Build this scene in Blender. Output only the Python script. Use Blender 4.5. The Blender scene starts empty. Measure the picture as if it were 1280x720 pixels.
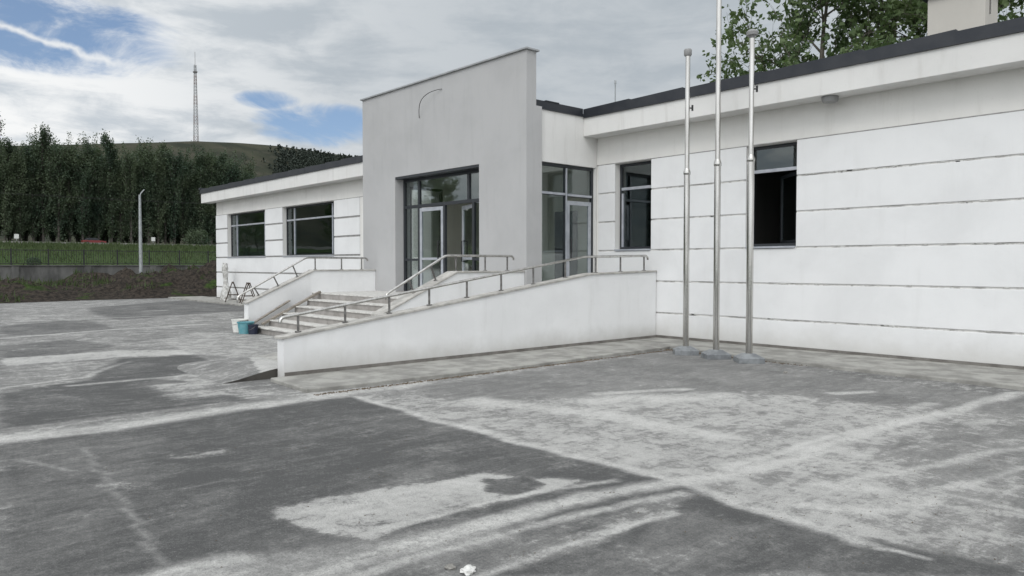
import bpy, bmesh, math, random
import numpy as np
from mathutils import Vector, Matrix
R = math.radians
random.seed(7)
scene = bpy.context.scene
COL = scene.collection

# ---------------------------------------------------------------- camera
cd = bpy.data.cameras.new('camera'); cam = bpy.data.objects.new('camera', cd); COL.objects.link(cam)
cam.location = (0, 0, 1.6); cam.rotation_euler = (R(90 - 1.777), 0, R(48.14))
cd.sensor_width = 36; cd.lens = 935 / 1280 * 36; cd.clip_start = .05; cd.clip_end = 6000
scene.camera = cam
scene.view_settings.view_transform = 'Standard'; scene.view_settings.look = 'None'
scene.view_settings.gamma = 1; scene.view_settings.use_curve_mapping = False
scene.view_settings.exposure = EXPOSURE = -0.06

# ---------------------------------------------------------------- sky and sun
SUN_DIR = Vector((.42, -.75, .85)).normalized()          # towards the sun, behind thin cloud
el = math.asin(SUN_DIR.z); az = math.atan2(SUN_DIR.x, SUN_DIR.y)
W = bpy.data.worlds.new('World'); scene.world = W; W.use_nodes = True
nt = W.node_tree; nt.nodes.clear()
def N(t, **k):
    n = nt.nodes.new(t)
    for a, b in k.items(): setattr(n, a, b)
    return n
def L(a, b): nt.links.new(a, b)
def setin(s, v):
    if hasattr(v, 'links') or isinstance(v, bpy.types.NodeSocket): L(v, s)
    else: s.default_value = v
def MATH(op, a, b=None, c=None, clamp=False):
    n = N('ShaderNodeMath', operation=op, use_clamp=clamp)
    setin(n.inputs[0], a)
    if b is not None: setin(n.inputs[1], b)
    if c is not None: setin(n.inputs[2], c)
    return n.outputs[0]
def VM(op, a, b=None, out=0):
    n = N('ShaderNodeVectorMath', operation=op); setin(n.inputs[0], a)
    if b is not None: setin(n.inputs[1], b)
    return n.outputs['Value' if op in ('DOT_PRODUCT', 'LENGTH', 'DISTANCE') else 'Vector']
def MIX(f, a, b):
    n = N('ShaderNodeMix', data_type='RGBA'); setin(n.inputs[0], f)
    for s, v in ((n.inputs[6], a), (n.inputs[7], b)):
        if isinstance(v, tuple): s.default_value = (*v, 1) if len(v) == 3 else v
        else: L(v, s)
    return n.outputs[2]
def SS(x, lo, hi, a=0., b=1.):
    n = N('ShaderNodeMapRange', interpolation_type='SMOOTHSTEP'); setin(n.inputs[0], x)
    n.inputs[1].default_value = lo; n.inputs[2].default_value = hi; n.inputs[3].default_value = a; n.inputs[4].default_value = b
    return n.outputs[0]
def NOISE(vec, scale, detail=5, rough=.55, dist=0.):
    n = N('ShaderNodeTexNoise'); L(vec, n.inputs['Vector']); n.inputs['Scale'].default_value = scale
    n.inputs['Detail'].default_value = detail; n.inputs['Roughness'].default_value = rough; n.inputs['Distortion'].default_value = dist
    return n.outputs[0]
def SCALE(vec, s, loc=(0, 0, 0), rot=(0, 0, 0)):
    n = N('ShaderNodeMapping'); L(vec, n.inputs[0]); n.inputs['Scale'].default_value = s
    n.inputs['Location'].default_value = loc; n.inputs['Rotation'].default_value = rot
    return n.outputs[0]
tc = N('ShaderNodeTexCoord'); d = VM('NORMALIZE', tc.outputs['Generated'])
sky = N('ShaderNodeTexSky', sky_type='NISHITA', sun_disc=False, sun_elevation=el, sun_rotation=az, altitude=1200)
sep = N('ShaderNodeSeparateXYZ'); L(d, sep.inputs[0])
dz = MATH('MAXIMUM', sep.outputs[2], 0.0); k = MATH('DIVIDE', 1.0, MATH('ADD', dz, .22))
cp = N('ShaderNodeCombineXYZ'); L(MATH('MULTIPLY', sep.outputs[0], k), cp.inputs[0]); L(MATH('MULTIPLY', sep.outputs[1], k), cp.inputs[1])
cv = cp.outputs[0]
big = NOISE(cv, 1.6, 7, .58, .6); fine = NOISE(SCALE(cv, (1, 1, 1), rot=(0, 0, .5)), 5.0, 8, .6, .4)
wisp = NOISE(SCALE(d, (1, 1, 5.5)), 3.2, 8, .62, .5)          # flat streaks low over the horizon
def lobe(v, lo, hi):
    v = Vector(v).normalized(); return SS(VM('DOT_PRODUCT', d, tuple(v)), lo, hi)
def blob(v, w_az, w_el):       # elliptical patch of open sky, in azimuth and height
    v = Vector(v).normalized(); t = Vector((-v.y, v.x, 0)).normalized(); u = v.cross(t)
    a = MATH('DIVIDE', VM('DOT_PRODUCT', d, tuple(t)), w_az); b = MATH('DIVIDE', VM('DOT_PRODUCT', d, tuple(u)), w_el)
    r = MATH('ADD', MATH('MULTIPLY', a, a), MATH('MULTIPLY', b, b))
    return MATH('MULTIPLY', SS(r, 0.0, 1.0, 1.0, 0.0), SS(VM('DOT_PRODUCT', d, tuple(v)), 0, .5))
g1 = blob((-.951, .175, .253), .17, .052); g2 = blob((-.872, .455, .176), .10, .036); g3 = blob((-.895, .40, .205), .05, .016)
gap = MATH('MAXIMUM', MATH('MAXIMUM', g1, g2), g3)
gn = MATH('SUBTRACT', MATH('ADD', MATH('MULTIPLY', NOISE(SCALE(d, (1, 1, 2.6)), 7.5, 9, .66, .8), .6), MATH('MULTIPLY', wisp, .4)), .5)
gapn = SS(MATH('ADD', gap, MATH('MULTIPLY', gn, 4.6)), .05, 1.25)
gapn = MATH('MULTIPLY', gapn, SS(gap, 0.0, .35))
# a bright curl of cloud across the left gap
c1 = Vector((-.9567, .122, .264)).normalized(); c2 = Vector((-.945, .225, .236)).normalized(); cn = c1.cross(c2).normalized()
dist = MATH('ADD', VM('DOT_PRODUCT', d, tuple(cn)), MATH('MULTIPLY', MATH('SUBTRACT', NOISE(d, 7, 5, .6), .5), .060))
streak = MATH('MULTIPLY', SS(MATH('ADD', MATH('ABSOLUTE', dist), MATH('MULTIPLY', NOISE(d, 40, 5, .7), .008)), .003, .011, 1.0, 0.0), SS(VM('DOT_PRODUCT', d, tuple(((c1 + c2) / 2).normalized())), .9952, .9985))
gapn = MATH('MULTIPLY', gapn, MATH('SUBTRACT', 1.0, MATH('MULTIPLY', streak, .9)))
t = MATH('ADD', MATH('MULTIPLY', big, .35), MATH('ADD', MATH('MULTIPLY', fine, .30), MATH('MULTIPLY', wisp, .45)))
t = MATH('ADD', t, MATH('MULTIPLY', MATH('SUBTRACT', t, .54), .45))
tex = SS(t, .42, .645)
right = lobe((-.50, .83, .25), .62, .98)                 # the smooth grey sheet of cloud over the entrance and right wing
tex = MATH('MULTIPLY', tex, MATH('SUBTRACT', 1.0, MATH('MULTIPLY', right, .80)))
grey = MIX(right, (.60, .655, .71), (.455, .505, .55))
cloud = MIX(tex, grey, (.98, .99, .99)); cloud = MIX(streak, cloud, (.9, .92, .93))
# cloud is brighter round the veiled sun
glow = MATH('POWER', MATH('MAXIMUM', VM('DOT_PRODUCT', d, tuple(SUN_DIR)), 0.0), 2.0)
gl = MATH('ADD', 1.0, MATH('MULTIPLY', glow, 1.15))
vm = N('ShaderNodeVectorMath', operation='SCALE'); L(cloud, vm.inputs[0]); L(gl, vm.inputs['Scale'])
bgc = N('ShaderNodeBackground'); L(vm.outputs[0], bgc.inputs[0]); bgc.inputs[1].default_value = 1.0
bgs = N('ShaderNodeBackground'); L(MIX(.35, sky.outputs[0], (3.4, 5.0, 7.8)), bgs.inputs[0]); bgs.inputs[1].default_value = .10
mx = N('ShaderNodeMixShader'); L(gapn, mx.inputs[0]); L(bgc.outputs[0], mx.inputs[1]); L(bgs.outputs[0], mx.inputs[2])
wo = N('ShaderNodeOutputWorld'); L(mx.outputs[0], wo.inputs[0])

sd = bpy.data.lights.new('sun', 'SUN'); sd.energy = .8; sd.angle = R(22); sd.color = (1, .965, .92)
so = bpy.data.objects.new('sun', sd); COL.objects.link(so); so.rotation_euler = SUN_DIR.to_track_quat('Z', 'Y').to_euler()

# ---------------------------------------------------------------- materials
MATS = {}
def newmat(name):
    global nt
    m = bpy.data.materials.new(name); m.use_nodes = True; nt = m.node_tree; nt.nodes.clear()
    o = N('ShaderNodeOutputMaterial'); b = N('ShaderNodeBsdfPrincipled'); L(b.outputs[0], o.inputs[0])
    MATS[name] = m
    return m, b, o
def bump(b, h, strength, dist=.01):
    n = N('ShaderNodeBump'); n.inputs['Strength'].default_value = strength; n.inputs['Distance'].default_value = dist
    L(h, n.inputs['Height']); L(n.outputs[0], b.inputs['Normal'])
def POS():
    return N('ShaderNodeNewGeometry').outputs['Position']
def simple(name, col, col2=None, scale=3., rough=.7, metal=0., bmp=0., bscale=60., spec=.5, lo=.35, hi=.65, stretch=(1, 1, 1)):
    m, b, o = newmat(name); p = POS()
    col2 = col2 or tuple(c * .86 for c in col)
    n1 = NOISE(SCALE(p, stretch), scale, 6, .6)
    L(MIX(SS(n1, lo, hi), col, col2), b.inputs['Base Color'])
    b.inputs['Roughness'].default_value = rough; b.inputs['Metallic'].default_value = metal
    b.inputs['Specular IOR Level'].default_value = spec
    if bmp: bump(b, NOISE(p, bscale, 4, .6), bmp)
    return m
def plaster(name, col, dirt=(.45, .43, .39), low=0., amount=.35, top=None):
    """painted plaster: faint cloudy unevenness, vertical run marks, splash dirt near the ground"""
    m, b, o = newmat(name); p = POS()
    a = NOISE(p, .9, 6, .6, .3); s = NOISE(SCALE(p, (3.2, 3.2, .35)), 1.4, 5, .6); f = NOISE(p, 22, 4, .6)
    c = MIX(SS(a, .35, .7), col, tuple(x * .92 for x in col))
    c = MIX(MATH('MULTIPLY', SS(s, .52, .78), amount), c, tuple(x * y / .5 * .55 for x, y in zip(col, dirt)))
    c = MIX(MATH('MULTIPLY', SS(f, .60, .80), .18), c, dirt)
    if low:
        z = N('ShaderNodeSeparateXYZ'); L(p, z.inputs[0])
        zz = MATH('ADD', z.outputs[2], MATH('MULTIPLY', MATH('SUBTRACT', NOISE(p, 1.8, 6, .65), .5), low * 1.2))
        c = MIX(MATH('MULTIPLY', SS(zz, 0.0, low * 1.3, 1.0, 0.0), .65), c, dirt)
    L(c, b.inputs['Base Color']); b.inputs['Roughness'].default_value = .85; b.inputs['Specular IOR Level'].default_value = .25
    bump(b, MATH('ADD', MATH('MULTIPLY', NOISE(p, 90, 3, .6), .5), MATH('MULTIPLY', NOISE(p, 4, 4, .5), 1.2)), .22, .006)
    return m
plaster('white_panel', (.80, .805, .81), (.50, .49, .46), .45, .10)
plaster('upper_wall', (.80, .79, .765), (.46, .44, .41), 0, .22)
plaster('fascia_white', (.74, .735, .72), (.44, .42, .39), 0, .30)
plaster('portal_grey', (.455, .455, .458), (.36, .355, .35), 0, .14)
plaster('ramp_white', (.80, .805, .81), (.42, .41, .38), .35, .16)
plaster('chimney_beige', (.58, .555, .51), (.42, .39, .34), 0, .2)
plaster('dim_room_wall', (.20, .195, .185), (.12, .115, .11), 0, .2)  # wing room walls: the dimness of the rooms is put into this dark colour
plaster('inner_wall', (.82, .80, .72), (.45, .43, .38), 0, .1)
simple('groove_grey', (.36, .355, .345), (.26, .255, .25), 9, .9)
simple('groove_light', (.70, .69, .67), (.42, .41, .40), 3.5, .9, lo=.45, hi=.65)
simple('plinth_dark', (.20, .19, .175), (.13, .12, .11), 4, .9)
simple('coping_stone', (.50, .485, .455), (.34, .33, .31), 6, .7, bmp=.2)
simple('coping_metal', (.38, .39, .40), (.30, .31, .32), 4, .45, .3)
simple('step_stone', (.34, .32, .305), (.25, .235, .22), 5, .7, bmp=.2)
simple('step_edge', (.62, .61, .58), (.46, .45, .43), 8, .7)
simple('concrete', (.42, .415, .39), (.27, .265, .25), 3.5, .9, bmp=.5, bscale=50)
simple('kerb_concrete', (.36, .355, .33), (.22, .215, .20), 2.6, .95, bmp=.6, bscale=45)
simple('retaining_concrete', (.15, .15, .145), (.07, .07, .068), 1.1, .95, stretch=(1, 1, .35))
simple('roof_metal', (.022, .026, .034), (.035, .038, .045), 2, .42, .2)
simple('steel', (.62, .61, .59), (.46, .45, .43), 12, .17, 1.0, stretch=(1, 1, .1))
simple('steel_dull', (.24, .235, .23), (.14, .135, .13), 14, .5, .7)
simple('base_plate_grey', (.25, .265, .275), (.16, .17, .18), 7, .45, .2)
simple('frame_dark', (.028, .032, .038), None, 5, .4)
simple('frame_light', (.46, .48, .52), (.36, .38, .42), 6, .4, .2)
simple('black_plastic', (.012, .012, .014), None, 5, .4)
simple('rust_dark', (.05, .042, .036), (.09, .06, .045), 20, .8)
simple('lamp_grey', (.28, .28, .28), None, 5, .5)
simple('bucket_white', (.74, .74, .71), (.42, .41, .38), 8, .5, lo=.5, hi=.75)
simple('tub_teal', (.07, .28, .33), (.15, .34, .38), 10, .5)
simple('navy_plastic', (.015, .02, .045), None, 10, .5)
simple('plastic_wrap', (.66, .66, .64), (.34, .33, .31), 9, .4)
simple('plank_wood', (.30, .27, .23), (.18, .16, .14), 8, .85, stretch=(.3, .3, 3))
simple('galvanised', (.42, .44, .45), (.32, .34, .35), 6, .45, .5)
simple('fence_black', (.018, .02, .02), None, 5, .6)
simple('sign_white', (.75, .76, .74), None, 5, .5)
simple('car_red', (.20, .03, .03), None, 5, .3)
simple('mast_red', (.27, .235, .23), None, 5, .6)
simple('mast_white', (.34, .35, .36), None, 5, .6)
simple('bark', (.13, .115, .095), (.06, .055, .045), 7, .95, bmp=.6, bscale=20, stretch=(1, 1, .3))
simple('bark_far', (.10, .09, .08), (.05, .045, .04), 3, .95)
simple('soil', (.075, .07, .062), (.035, .032, .03), 2.2, 1., bmp=1., bscale=12)
simple('stone_grey', (.34, .33, .31), (.18, .175, .16), 20, .9)
simple('plaster_lump', (.72, .72, .70), (.4, .39, .37), 12, .9)
simple('dead_leaf', (.08, .06, .04), (.14, .11, .08), 30, .95)
simple('wire_black', (.02, .02, .02), None, 5, .6)
simple('concrete_floor', (.55, .54, .51), None, 2, .8)
simple('ceiling_white', (.78, .78, .76), None, 2, .9)
simple('apron_asphalt', (.16, .16, .157), (.24, .238, .23), 2.5, .95, bmp=.5, bscale=60)
simple('road_grey', (.16, .155, .145), (.10, .10, .09), .2, .95)
def leafmat(name, c1, c2, scale=.6, trans=.25):
    m, b, o = newmat(name); p = POS()
    n1 = NOISE(p, scale, 3, .6); oi = N('ShaderNodeObjectInfo')
    f = MATH('ADD', MATH('MULTIPLY', SS(n1, .35, .65), .7), MATH('MULTIPLY', oi.outputs['Random'], .45), clamp=True)
    c = MIX(f, c1, c2); L(c, b.inputs['Base Color']); b.inputs['Roughness'].default_value = .6
    b.inputs['Specular IOR Level'].default_value = .3
    if trans:
        tr = N('ShaderNodeBsdfTranslucent'); L(MIX(.5, c, (.10, .16, .03)), tr.inputs[0])
        ms = N('ShaderNodeMixShader'); ms.inputs[0].default_value = trans
        L(b.outputs[0], ms.inputs[1]); L(tr.outputs[0], ms.inputs[2]); L(ms.outputs[0], o.inputs[0])
    return m
leafmat('leaf_far', (.032, .058, .038), (.092, .120, .070), .16, .2)
leafmat('leaf_hill', (.024, .034, .028), (.036, .048, .036), .05, 0)
leafmat('leaf_near', (.08, .13, .055), (.17, .225, .105), .8, .42)
leafmat('grass_blade', (.036, .062, .020), (.064, .086, .032), .5, .12)
def glassmat(name, tint, ior=1.5, mirror=.0):
    m, b, o = newmat(name); nt.nodes.remove(b)
    fr = N('ShaderNodeFresnel'); ge = N('ShaderNodeNewGeometry')       # the same reflectance from either side of the pane
    L(MATH('ADD', ior, MATH('MULTIPLY', ge.outputs['Backfacing'], 1 / ior - ior)), fr.inputs[0])
    tr = N('ShaderNodeBsdfTransparent'); tr.inputs[0].default_value = (*tint, 1)
    gl_ = N('ShaderNodeBsdfGlossy'); gl_.inputs['Roughness'].default_value = .015; gl_.inputs[0].default_value = (.92, .96, .97, 1)
    # very slight waviness of real panes
    bp = N('ShaderNodeBump'); bp.inputs['Strength'].default_value = .06; bp.inputs['Distance'].default_value = .02
    L(NOISE(POS(), 1.6, 2, .5), bp.inputs['Height']); L(bp.outputs[0], gl_.inputs['Normal'])
    ms = N('ShaderNodeMixShader'); L(MATH('ADD', MATH('MULTIPLY', fr.outputs[0], 1.25), mirror, clamp=True), ms.inputs[0])
    L(tr.outputs[0], ms.inputs[1]); L(gl_.outputs[0], ms.inputs[2]); L(ms.outputs[0], o.inputs[0])
    return m
glassmat('glass_clear', (.76, .80, .79), 1.5, .06)
glassmat('glass_dark', (.50, .58, .58), 1.5, .04)
# asphalt with cement dust: the 'dust' attribute says where the dust lies, the noises break its edges up
m, b, o = newmat('asphalt_dusty'); p = POS()
at = N('ShaderNodeAttribute', attribute_name='dust'); an_ = N('ShaderNodeAttribute', attribute_name='tone'); al_ = N('ShaderNodeAttribute', attribute_name='trail')
def cen(n, k): return MATH('MULTIPLY', MATH('SUBTRACT', n, .5), k)
n_big = NOISE(p, 1.0, 7, .62, .5)
n_mid = NOISE(p, 3.2, 8, .66, .7)
n_str = NOISE(SCALE(p, (2.6, .8, 1), rot=(0, 0, R(-14))), 2.2, 8, .68, .8)   # broom and tyre grain, roughly along the joints
n_sml = NOISE(p, 12, 7, .72, .4); n_fin = NOISE(p, 42, 5, .75); n_grn = NOISE(p, 95, 4, .8)
tone = MATH('ADD', MATH('ADD', an_.outputs['Fac'], cen(n_big, .9)), MATH('ADD', cen(n_str, .8), MATH('ADD', cen(n_sml, .55), cen(n_fin, .75))), clamp=True)
base = MIX(tone, (.086, .087, .087), (.33, .327, .317))
v = MATH('ADD', at.outputs['Fac'], MATH('ADD', MATH('ADD', cen(n_mid, 1.5), cen(n_str, 1.0)), MATH('ADD', cen(n_sml, 1.0), cen(n_fin, .55))))
mask = MATH('ADD', MATH('MULTIPLY', SS(v, .40, .64), .42), MATH('MULTIPLY', SS(v, .05, 1.05), .58))
opac = MATH('ADD', .62, MATH('ADD', cen(n_big, .9), cen(n_sml, .8)), clamp=True)
dust = MATH('MULTIPLY', mask, MATH('ADD', MATH('MULTIPLY', opac, .75), MATH('MULTIPLY', at.outputs['Fac'], .30)), clamp=True)
trail = MATH('MULTIPLY', al_.outputs['Fac'], MATH('ADD', .85, MATH('ADD', cen(n_sml, 1.6), MATH('ADD', cen(n_str, 1.1), cen(n_fin, 1.2)))), clamp=True)
dust = MATH('ADD', dust, MATH('MULTIPLY', trail, MATH('SUBTRACT', 1.0, dust)), clamp=True)
c = MIX(dust, base, (.60, .595, .575))
c = MIX(MATH('MULTIPLY', SS(NOISE(p, 26, 6, .8), .56, .72), .40), c, (.075, .074, .072))
c = MIX(MATH('MULTIPLY', SS(n_grn, .48, .66), .50), c, (.062, .062, .060))
c = MIX(MATH('MULTIPLY', SS(NOISE(p, 85, 2, .6), .58, .72), .30), c, (.40, .39, .375))
L(c, b.inputs['Base Color']); b.inputs['Roughness'].default_value = .9; b.inputs['Specular IOR Level'].default_value = .25
bump(b, MATH('ADD', MATH('MULTIPLY', n_grn, .6), MATH('ADD', MATH('MULTIPLY', n_fin, .9), MATH('MULTIPLY', dust, .5))), .7, .014)
# terrain: grass near, scrubby slopes far
m, b, o = newmat('terrain_grass'); p = POS()
a1 = NOISE(p, .12, 6, .6); a2 = NOISE(p, 3.5, 5, .65); a3 = NOISE(SCALE(p, (1, 3.5, 1)), .012, 7, .62, .6)
sx = N('ShaderNodeSeparateXYZ'); L(p, sx.inputs[0])
nearc = MIX(SS(a2, .35, .65), MIX(SS(a1, .35, .65), (.042, .074, .022), (.064, .092, .032)), (.030, .050, .017))
farc = MIX(SS(a3, .38, .62), (.054, .057, .040), (.032, .037, .028))
farc = MIX(SS(NOISE(p, .05, 5, .6), .45, .7), farc, (.066, .063, .048))
L(MIX(SS(sx.outputs[0], -260, -200), farc, nearc), b.inputs['Base Color']); b.inputs['Roughness'].default_value = 1; b.inputs['Specular IOR Level'].default_value = .05
m, b, o = newmat('soil_mound'); p = POS()
a1 = NOISE(p, .75, 6, .65, .4); a2 = NOISE(p, 5, 6, .65)
c = MIX(SS(a2, .35, .65), (.066, .055, .046), (.024, .022, .020))
c = MIX(SS(a1, .55, .66), c, MIX(SS(a2, .35, .65), (.050, .080, .024), (.030, .045, .018)))
L(c, b.inputs['Base Color']); b.inputs['Roughness'].default_value = 1; b.inputs['Specular IOR Level'].default_value = .05
bump(b, a2, 1., .15)

# ---------------------------------------------------------------- builders
class MB:
    def __init__(s): s.v = []; s.f = []; s.sm = False
    def add(s, vs, fs):
        n = len(s.v); s.v += [tuple(q) for q in vs]; s.f += [tuple(i + n for i in f) for f in fs]; return s
    def box(s, x0, x1, y0, y1, z0, z1):
        return s.add([(x, y, z) for z in (z0, z1) for y in (y0, y1) for x in (x0, x1)],
                     [(0, 2, 3, 1), (4, 5, 7, 6), (0, 1, 5, 4), (2, 6, 7, 3), (0, 4, 6, 2), (1, 3, 7, 5)])
    def prismx(s, x0, x1, yz):      # polygon in the YZ plane pushed along X
        n = len(yz)
        return s.add([(x0, y, z) for y, z in yz] + [(x1, y, z) for y, z in yz],
                     [tuple(range(n)), tuple(range(2 * n - 1, n - 1, -1))] + [(i, i + n, (i + 1) % n + n, (i + 1) % n) for i in range(n)])
    def prismz(s, z0, z1, xy):
        n = len(xy)
        return s.add([(x, y, z0) for x, y in xy] + [(x, y, z1) for x, y in xy],
                     [tuple(range(n - 1, -1, -1)), tuple(range(n, 2 * n))] + [(i, (i + 1) % n, (i + 1) % n + n, i + n) for i in range(n)])
    def tube(s, pts, r, n=10, caps=True):
        pts = [Vector(q) for q in pts]; rs = r if isinstance(r, (list, tuple)) else [r] * len(pts)
        vs = []; fs = []; up = None
        for i, q in enumerate(pts):
            a = pts[max(i - 1, 0)]; b_ = pts[min(i + 1, len(pts) - 1)]; t_ = (b_ - a).normalized()
            if up is None: up = t_.orthogonal().normalized()
            up = (up - t_ * up.dot(t_)); up = up.normalized() if up.length > 1e-6 else t_.orthogonal().normalized()
            w_ = t_.cross(up)
            for k_ in range(n):
                an = 2 * math.pi * k_ / n; vs.append(q + (up * math.cos(an) + w_ * math.sin(an)) * rs[i])
        for i in range(len(pts) - 1):
            for k_ in range(n):
                fs.append((i * n + k_, i * n + (k_ + 1) % n, (i + 1) * n + (k_ + 1) % n, (i + 1) * n + k_))
        if caps: fs += [tuple(range(n - 1, -1, -1)), tuple(range((len(pts) - 1) * n, len(pts) * n))]
        return s.add(vs, fs)
    def lathe(s, c, prof, n=24):     # prof: (radius, z) from bottom to top
        vs = [(c[0] + r_ * math.cos(2 * math.pi * k_ / n), c[1] + r_ * math.sin(2 * math.pi * k_ / n), c[2] + z) for r_, z in prof for k_ in range(n)]
        fs = [(i * n + k_, i * n + (k_ + 1) % n, (i + 1) * n + (k_ + 1) % n, (i + 1) * n + k_) for i in range(len(prof) - 1) for k_ in range(n)]
        fs += [tuple(range(n - 1, -1, -1)), tuple(range((len(prof) - 1) * n, len(prof) * n))]
        return s.add(vs, fs)
    def build(s, name, mat, parent=None, smooth=False, bevel=0):
        me = bpy.data.meshes.new(name); me.from_pydata(s.v, [], s.f); me.update()
        me.materials.append(MATS[mat])
        if smooth: me.polygons.foreach_set('use_smooth', [True] * len(me.polygons))
        ob = bpy.data.objects.new(name, me); COL.objects.link(ob)
        if parent: ob.parent = parent
        if smooth:
            try: me.set_sharp_from_angle(angle=R(40))
            except Exception: pass
        if bevel:
            bv = ob.modifiers.new('bevel', 'BEVEL'); bv.width = bevel; bv.segments = 2; bv.limit_method = 'ANGLE'
        return ob
def tag(ob, label=None, cat=None, group=None, kind=None):
    for k_, v_ in (('label', label), ('category', cat), ('group', group), ('kind', kind)):
        if v_: ob[k_] = v_
    return ob
def empty(name, loc=(0, 0, 0), **k_):
    e = bpy.data.objects.new(name, None); e.empty_display_size = .3; COL.objects.link(e); e.location = loc
    return tag(e, **k_)
def adopt(root):
    """children were built in world coordinates: keep them in place under a root that stands elsewhere"""
    for ch in list(bpy.data.objects):
        if ch.parent == root: ch.matrix_parent_inverse = Matrix.Translation(-root.location)
# ================================================================ SETTING
def axis(segs):
    out = []
    for a, b_, st in segs: out += list(np.arange(a, b_ - 1e-6, st))
    out.append(segs[-1][1]); return np.array(out)
_TAB = {}
def vnoise(x, y, s, seed=0):
    """smooth value noise in numpy"""
    if seed not in _TAB: _TAB[seed] = np.random.RandomState(seed).rand(256, 256)
    T = _TAB[seed]
    x = x / s; y = y / s; xi = np.floor(x).astype(int); yi = np.floor(y).astype(int); fx = x - xi; fy = y - yi
    fx = fx * fx * (3 - 2 * fx); fy = fy * fy * (3 - 2 * fy); g = lambda a, b_: T[a % 256, b_ % 256]
    return (g(xi, yi) * (1 - fx) + g(xi + 1, yi) * fx) * (1 - fy) + (g(xi, yi + 1) * (1 - fx) + g(xi + 1, yi + 1) * fx) * fy
def fbm(x, y, s, seed=0, o=5, gain=.5):
    t_ = 0; a = 1; tot = 0
    for i in range(o): t_ = t_ + a * vnoise(x, y, s / 2 ** i, seed + i); tot += a; a *= gain
    return t_ / tot
def gridmesh(name, xs, ys, Z, mat, smooth=True, attrs=None):
    X, Y = np.meshgrid(xs, ys, indexing='ij'); nx, ny = X.shape
    co = np.stack([X, Y, Z], -1).reshape(-1, 3).astype(np.float32)
    i = np.arange(nx * ny).reshape(nx, ny); q = np.stack([i[:-1, :-1], i[1:, :-1], i[1:, 1:], i[:-1, 1:]], -1).reshape(-1, 4)
    me = bpy.data.meshes.new(name); me.vertices.add(len(co)); me.vertices.foreach_set('co', co.ravel())
    me.loops.add(q.size); me.loops.foreach_set('vertex_index', q.ravel().astype(np.int32))
    me.polygons.add(len(q)); me.polygons.foreach_set('loop_start', np.arange(0, q.size, 4, dtype=np.int32))
    if smooth: me.polygons.foreach_set('use_smooth', np.ones(len(q), dtype=bool))
    me.update(calc_edges=True)
    for an, av in (attrs or {}).items():
        at_ = me.attributes.new(an, 'FLOAT', 'POINT'); at_.data.foreach_set('value', av.ravel().astype(np.float32))
    me.materials.append(MATS[mat]); ob = bpy.data.objects.new(name, me); COL.objects.link(ob)
    return ob
def sst(x, a, b_):
    t_ = np.clip((x - a) / (b_ - a), 0, 1); return t_ * t_ * (3 - 2 * t_)

# terrain sheet: level round the yard, up behind the retaining wall, hill far off
RIDGE = np.array([(-900, 60), (-100, 66), (80, 79), (130, 85), (175, 91), (207, 95.5), (245, 98), (276, 99), (336, 97), (420, 93), (600, 84), (2000, 70)], float)
def terrain(x, y):
    up = sst(-x, 55.02, 55.5) * 1.5 + np.clip((-x - 56) / 95, 0, 1) * 3.75
    yy = y * (600 / np.maximum(-x, 60)); rz = np.interp(yy, RIDGE[:, 0], RIDGE[:, 1])
    t_ = sst(-x, 235, 600)
    hill = (rz - 5) * (t_ ** 1.7) + np.clip(-x - 600, 0, 900) * .035
    hill = hill + (fbm(x, y, 90, 3) - .5) * 22 * np.clip(t_ * (1 - t_) * 4, 0, 1) + (fbm(x, y, 25, 8) - .5) * 3 * t_ * (1 - t_ * .8)
    return up + np.where(-x > 235, hill, 0) - .03
def tz(x, y): return float(terrain(np.array([float(x)]), np.array([float(y)]))[0])
xs = axis([(-2500, -1000, 100), (-1000, -640, 20), (-640, -230, 6), (-230, -60, 4), (-60, -54, .25), (-54, 40, 8), (40, 2500, 150)])
ys = axis([(-2500, -300, 100), (-300, -40, 10), (-40, 420, 5), (420, 900, 20), (900, 2500, 100)])
X, Y = np.meshgrid(xs, ys, indexing='ij')
tag(gridmesh('terrain', xs, ys, terrain(X, Y), 'terrain_grass'), kind='structure')

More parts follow.
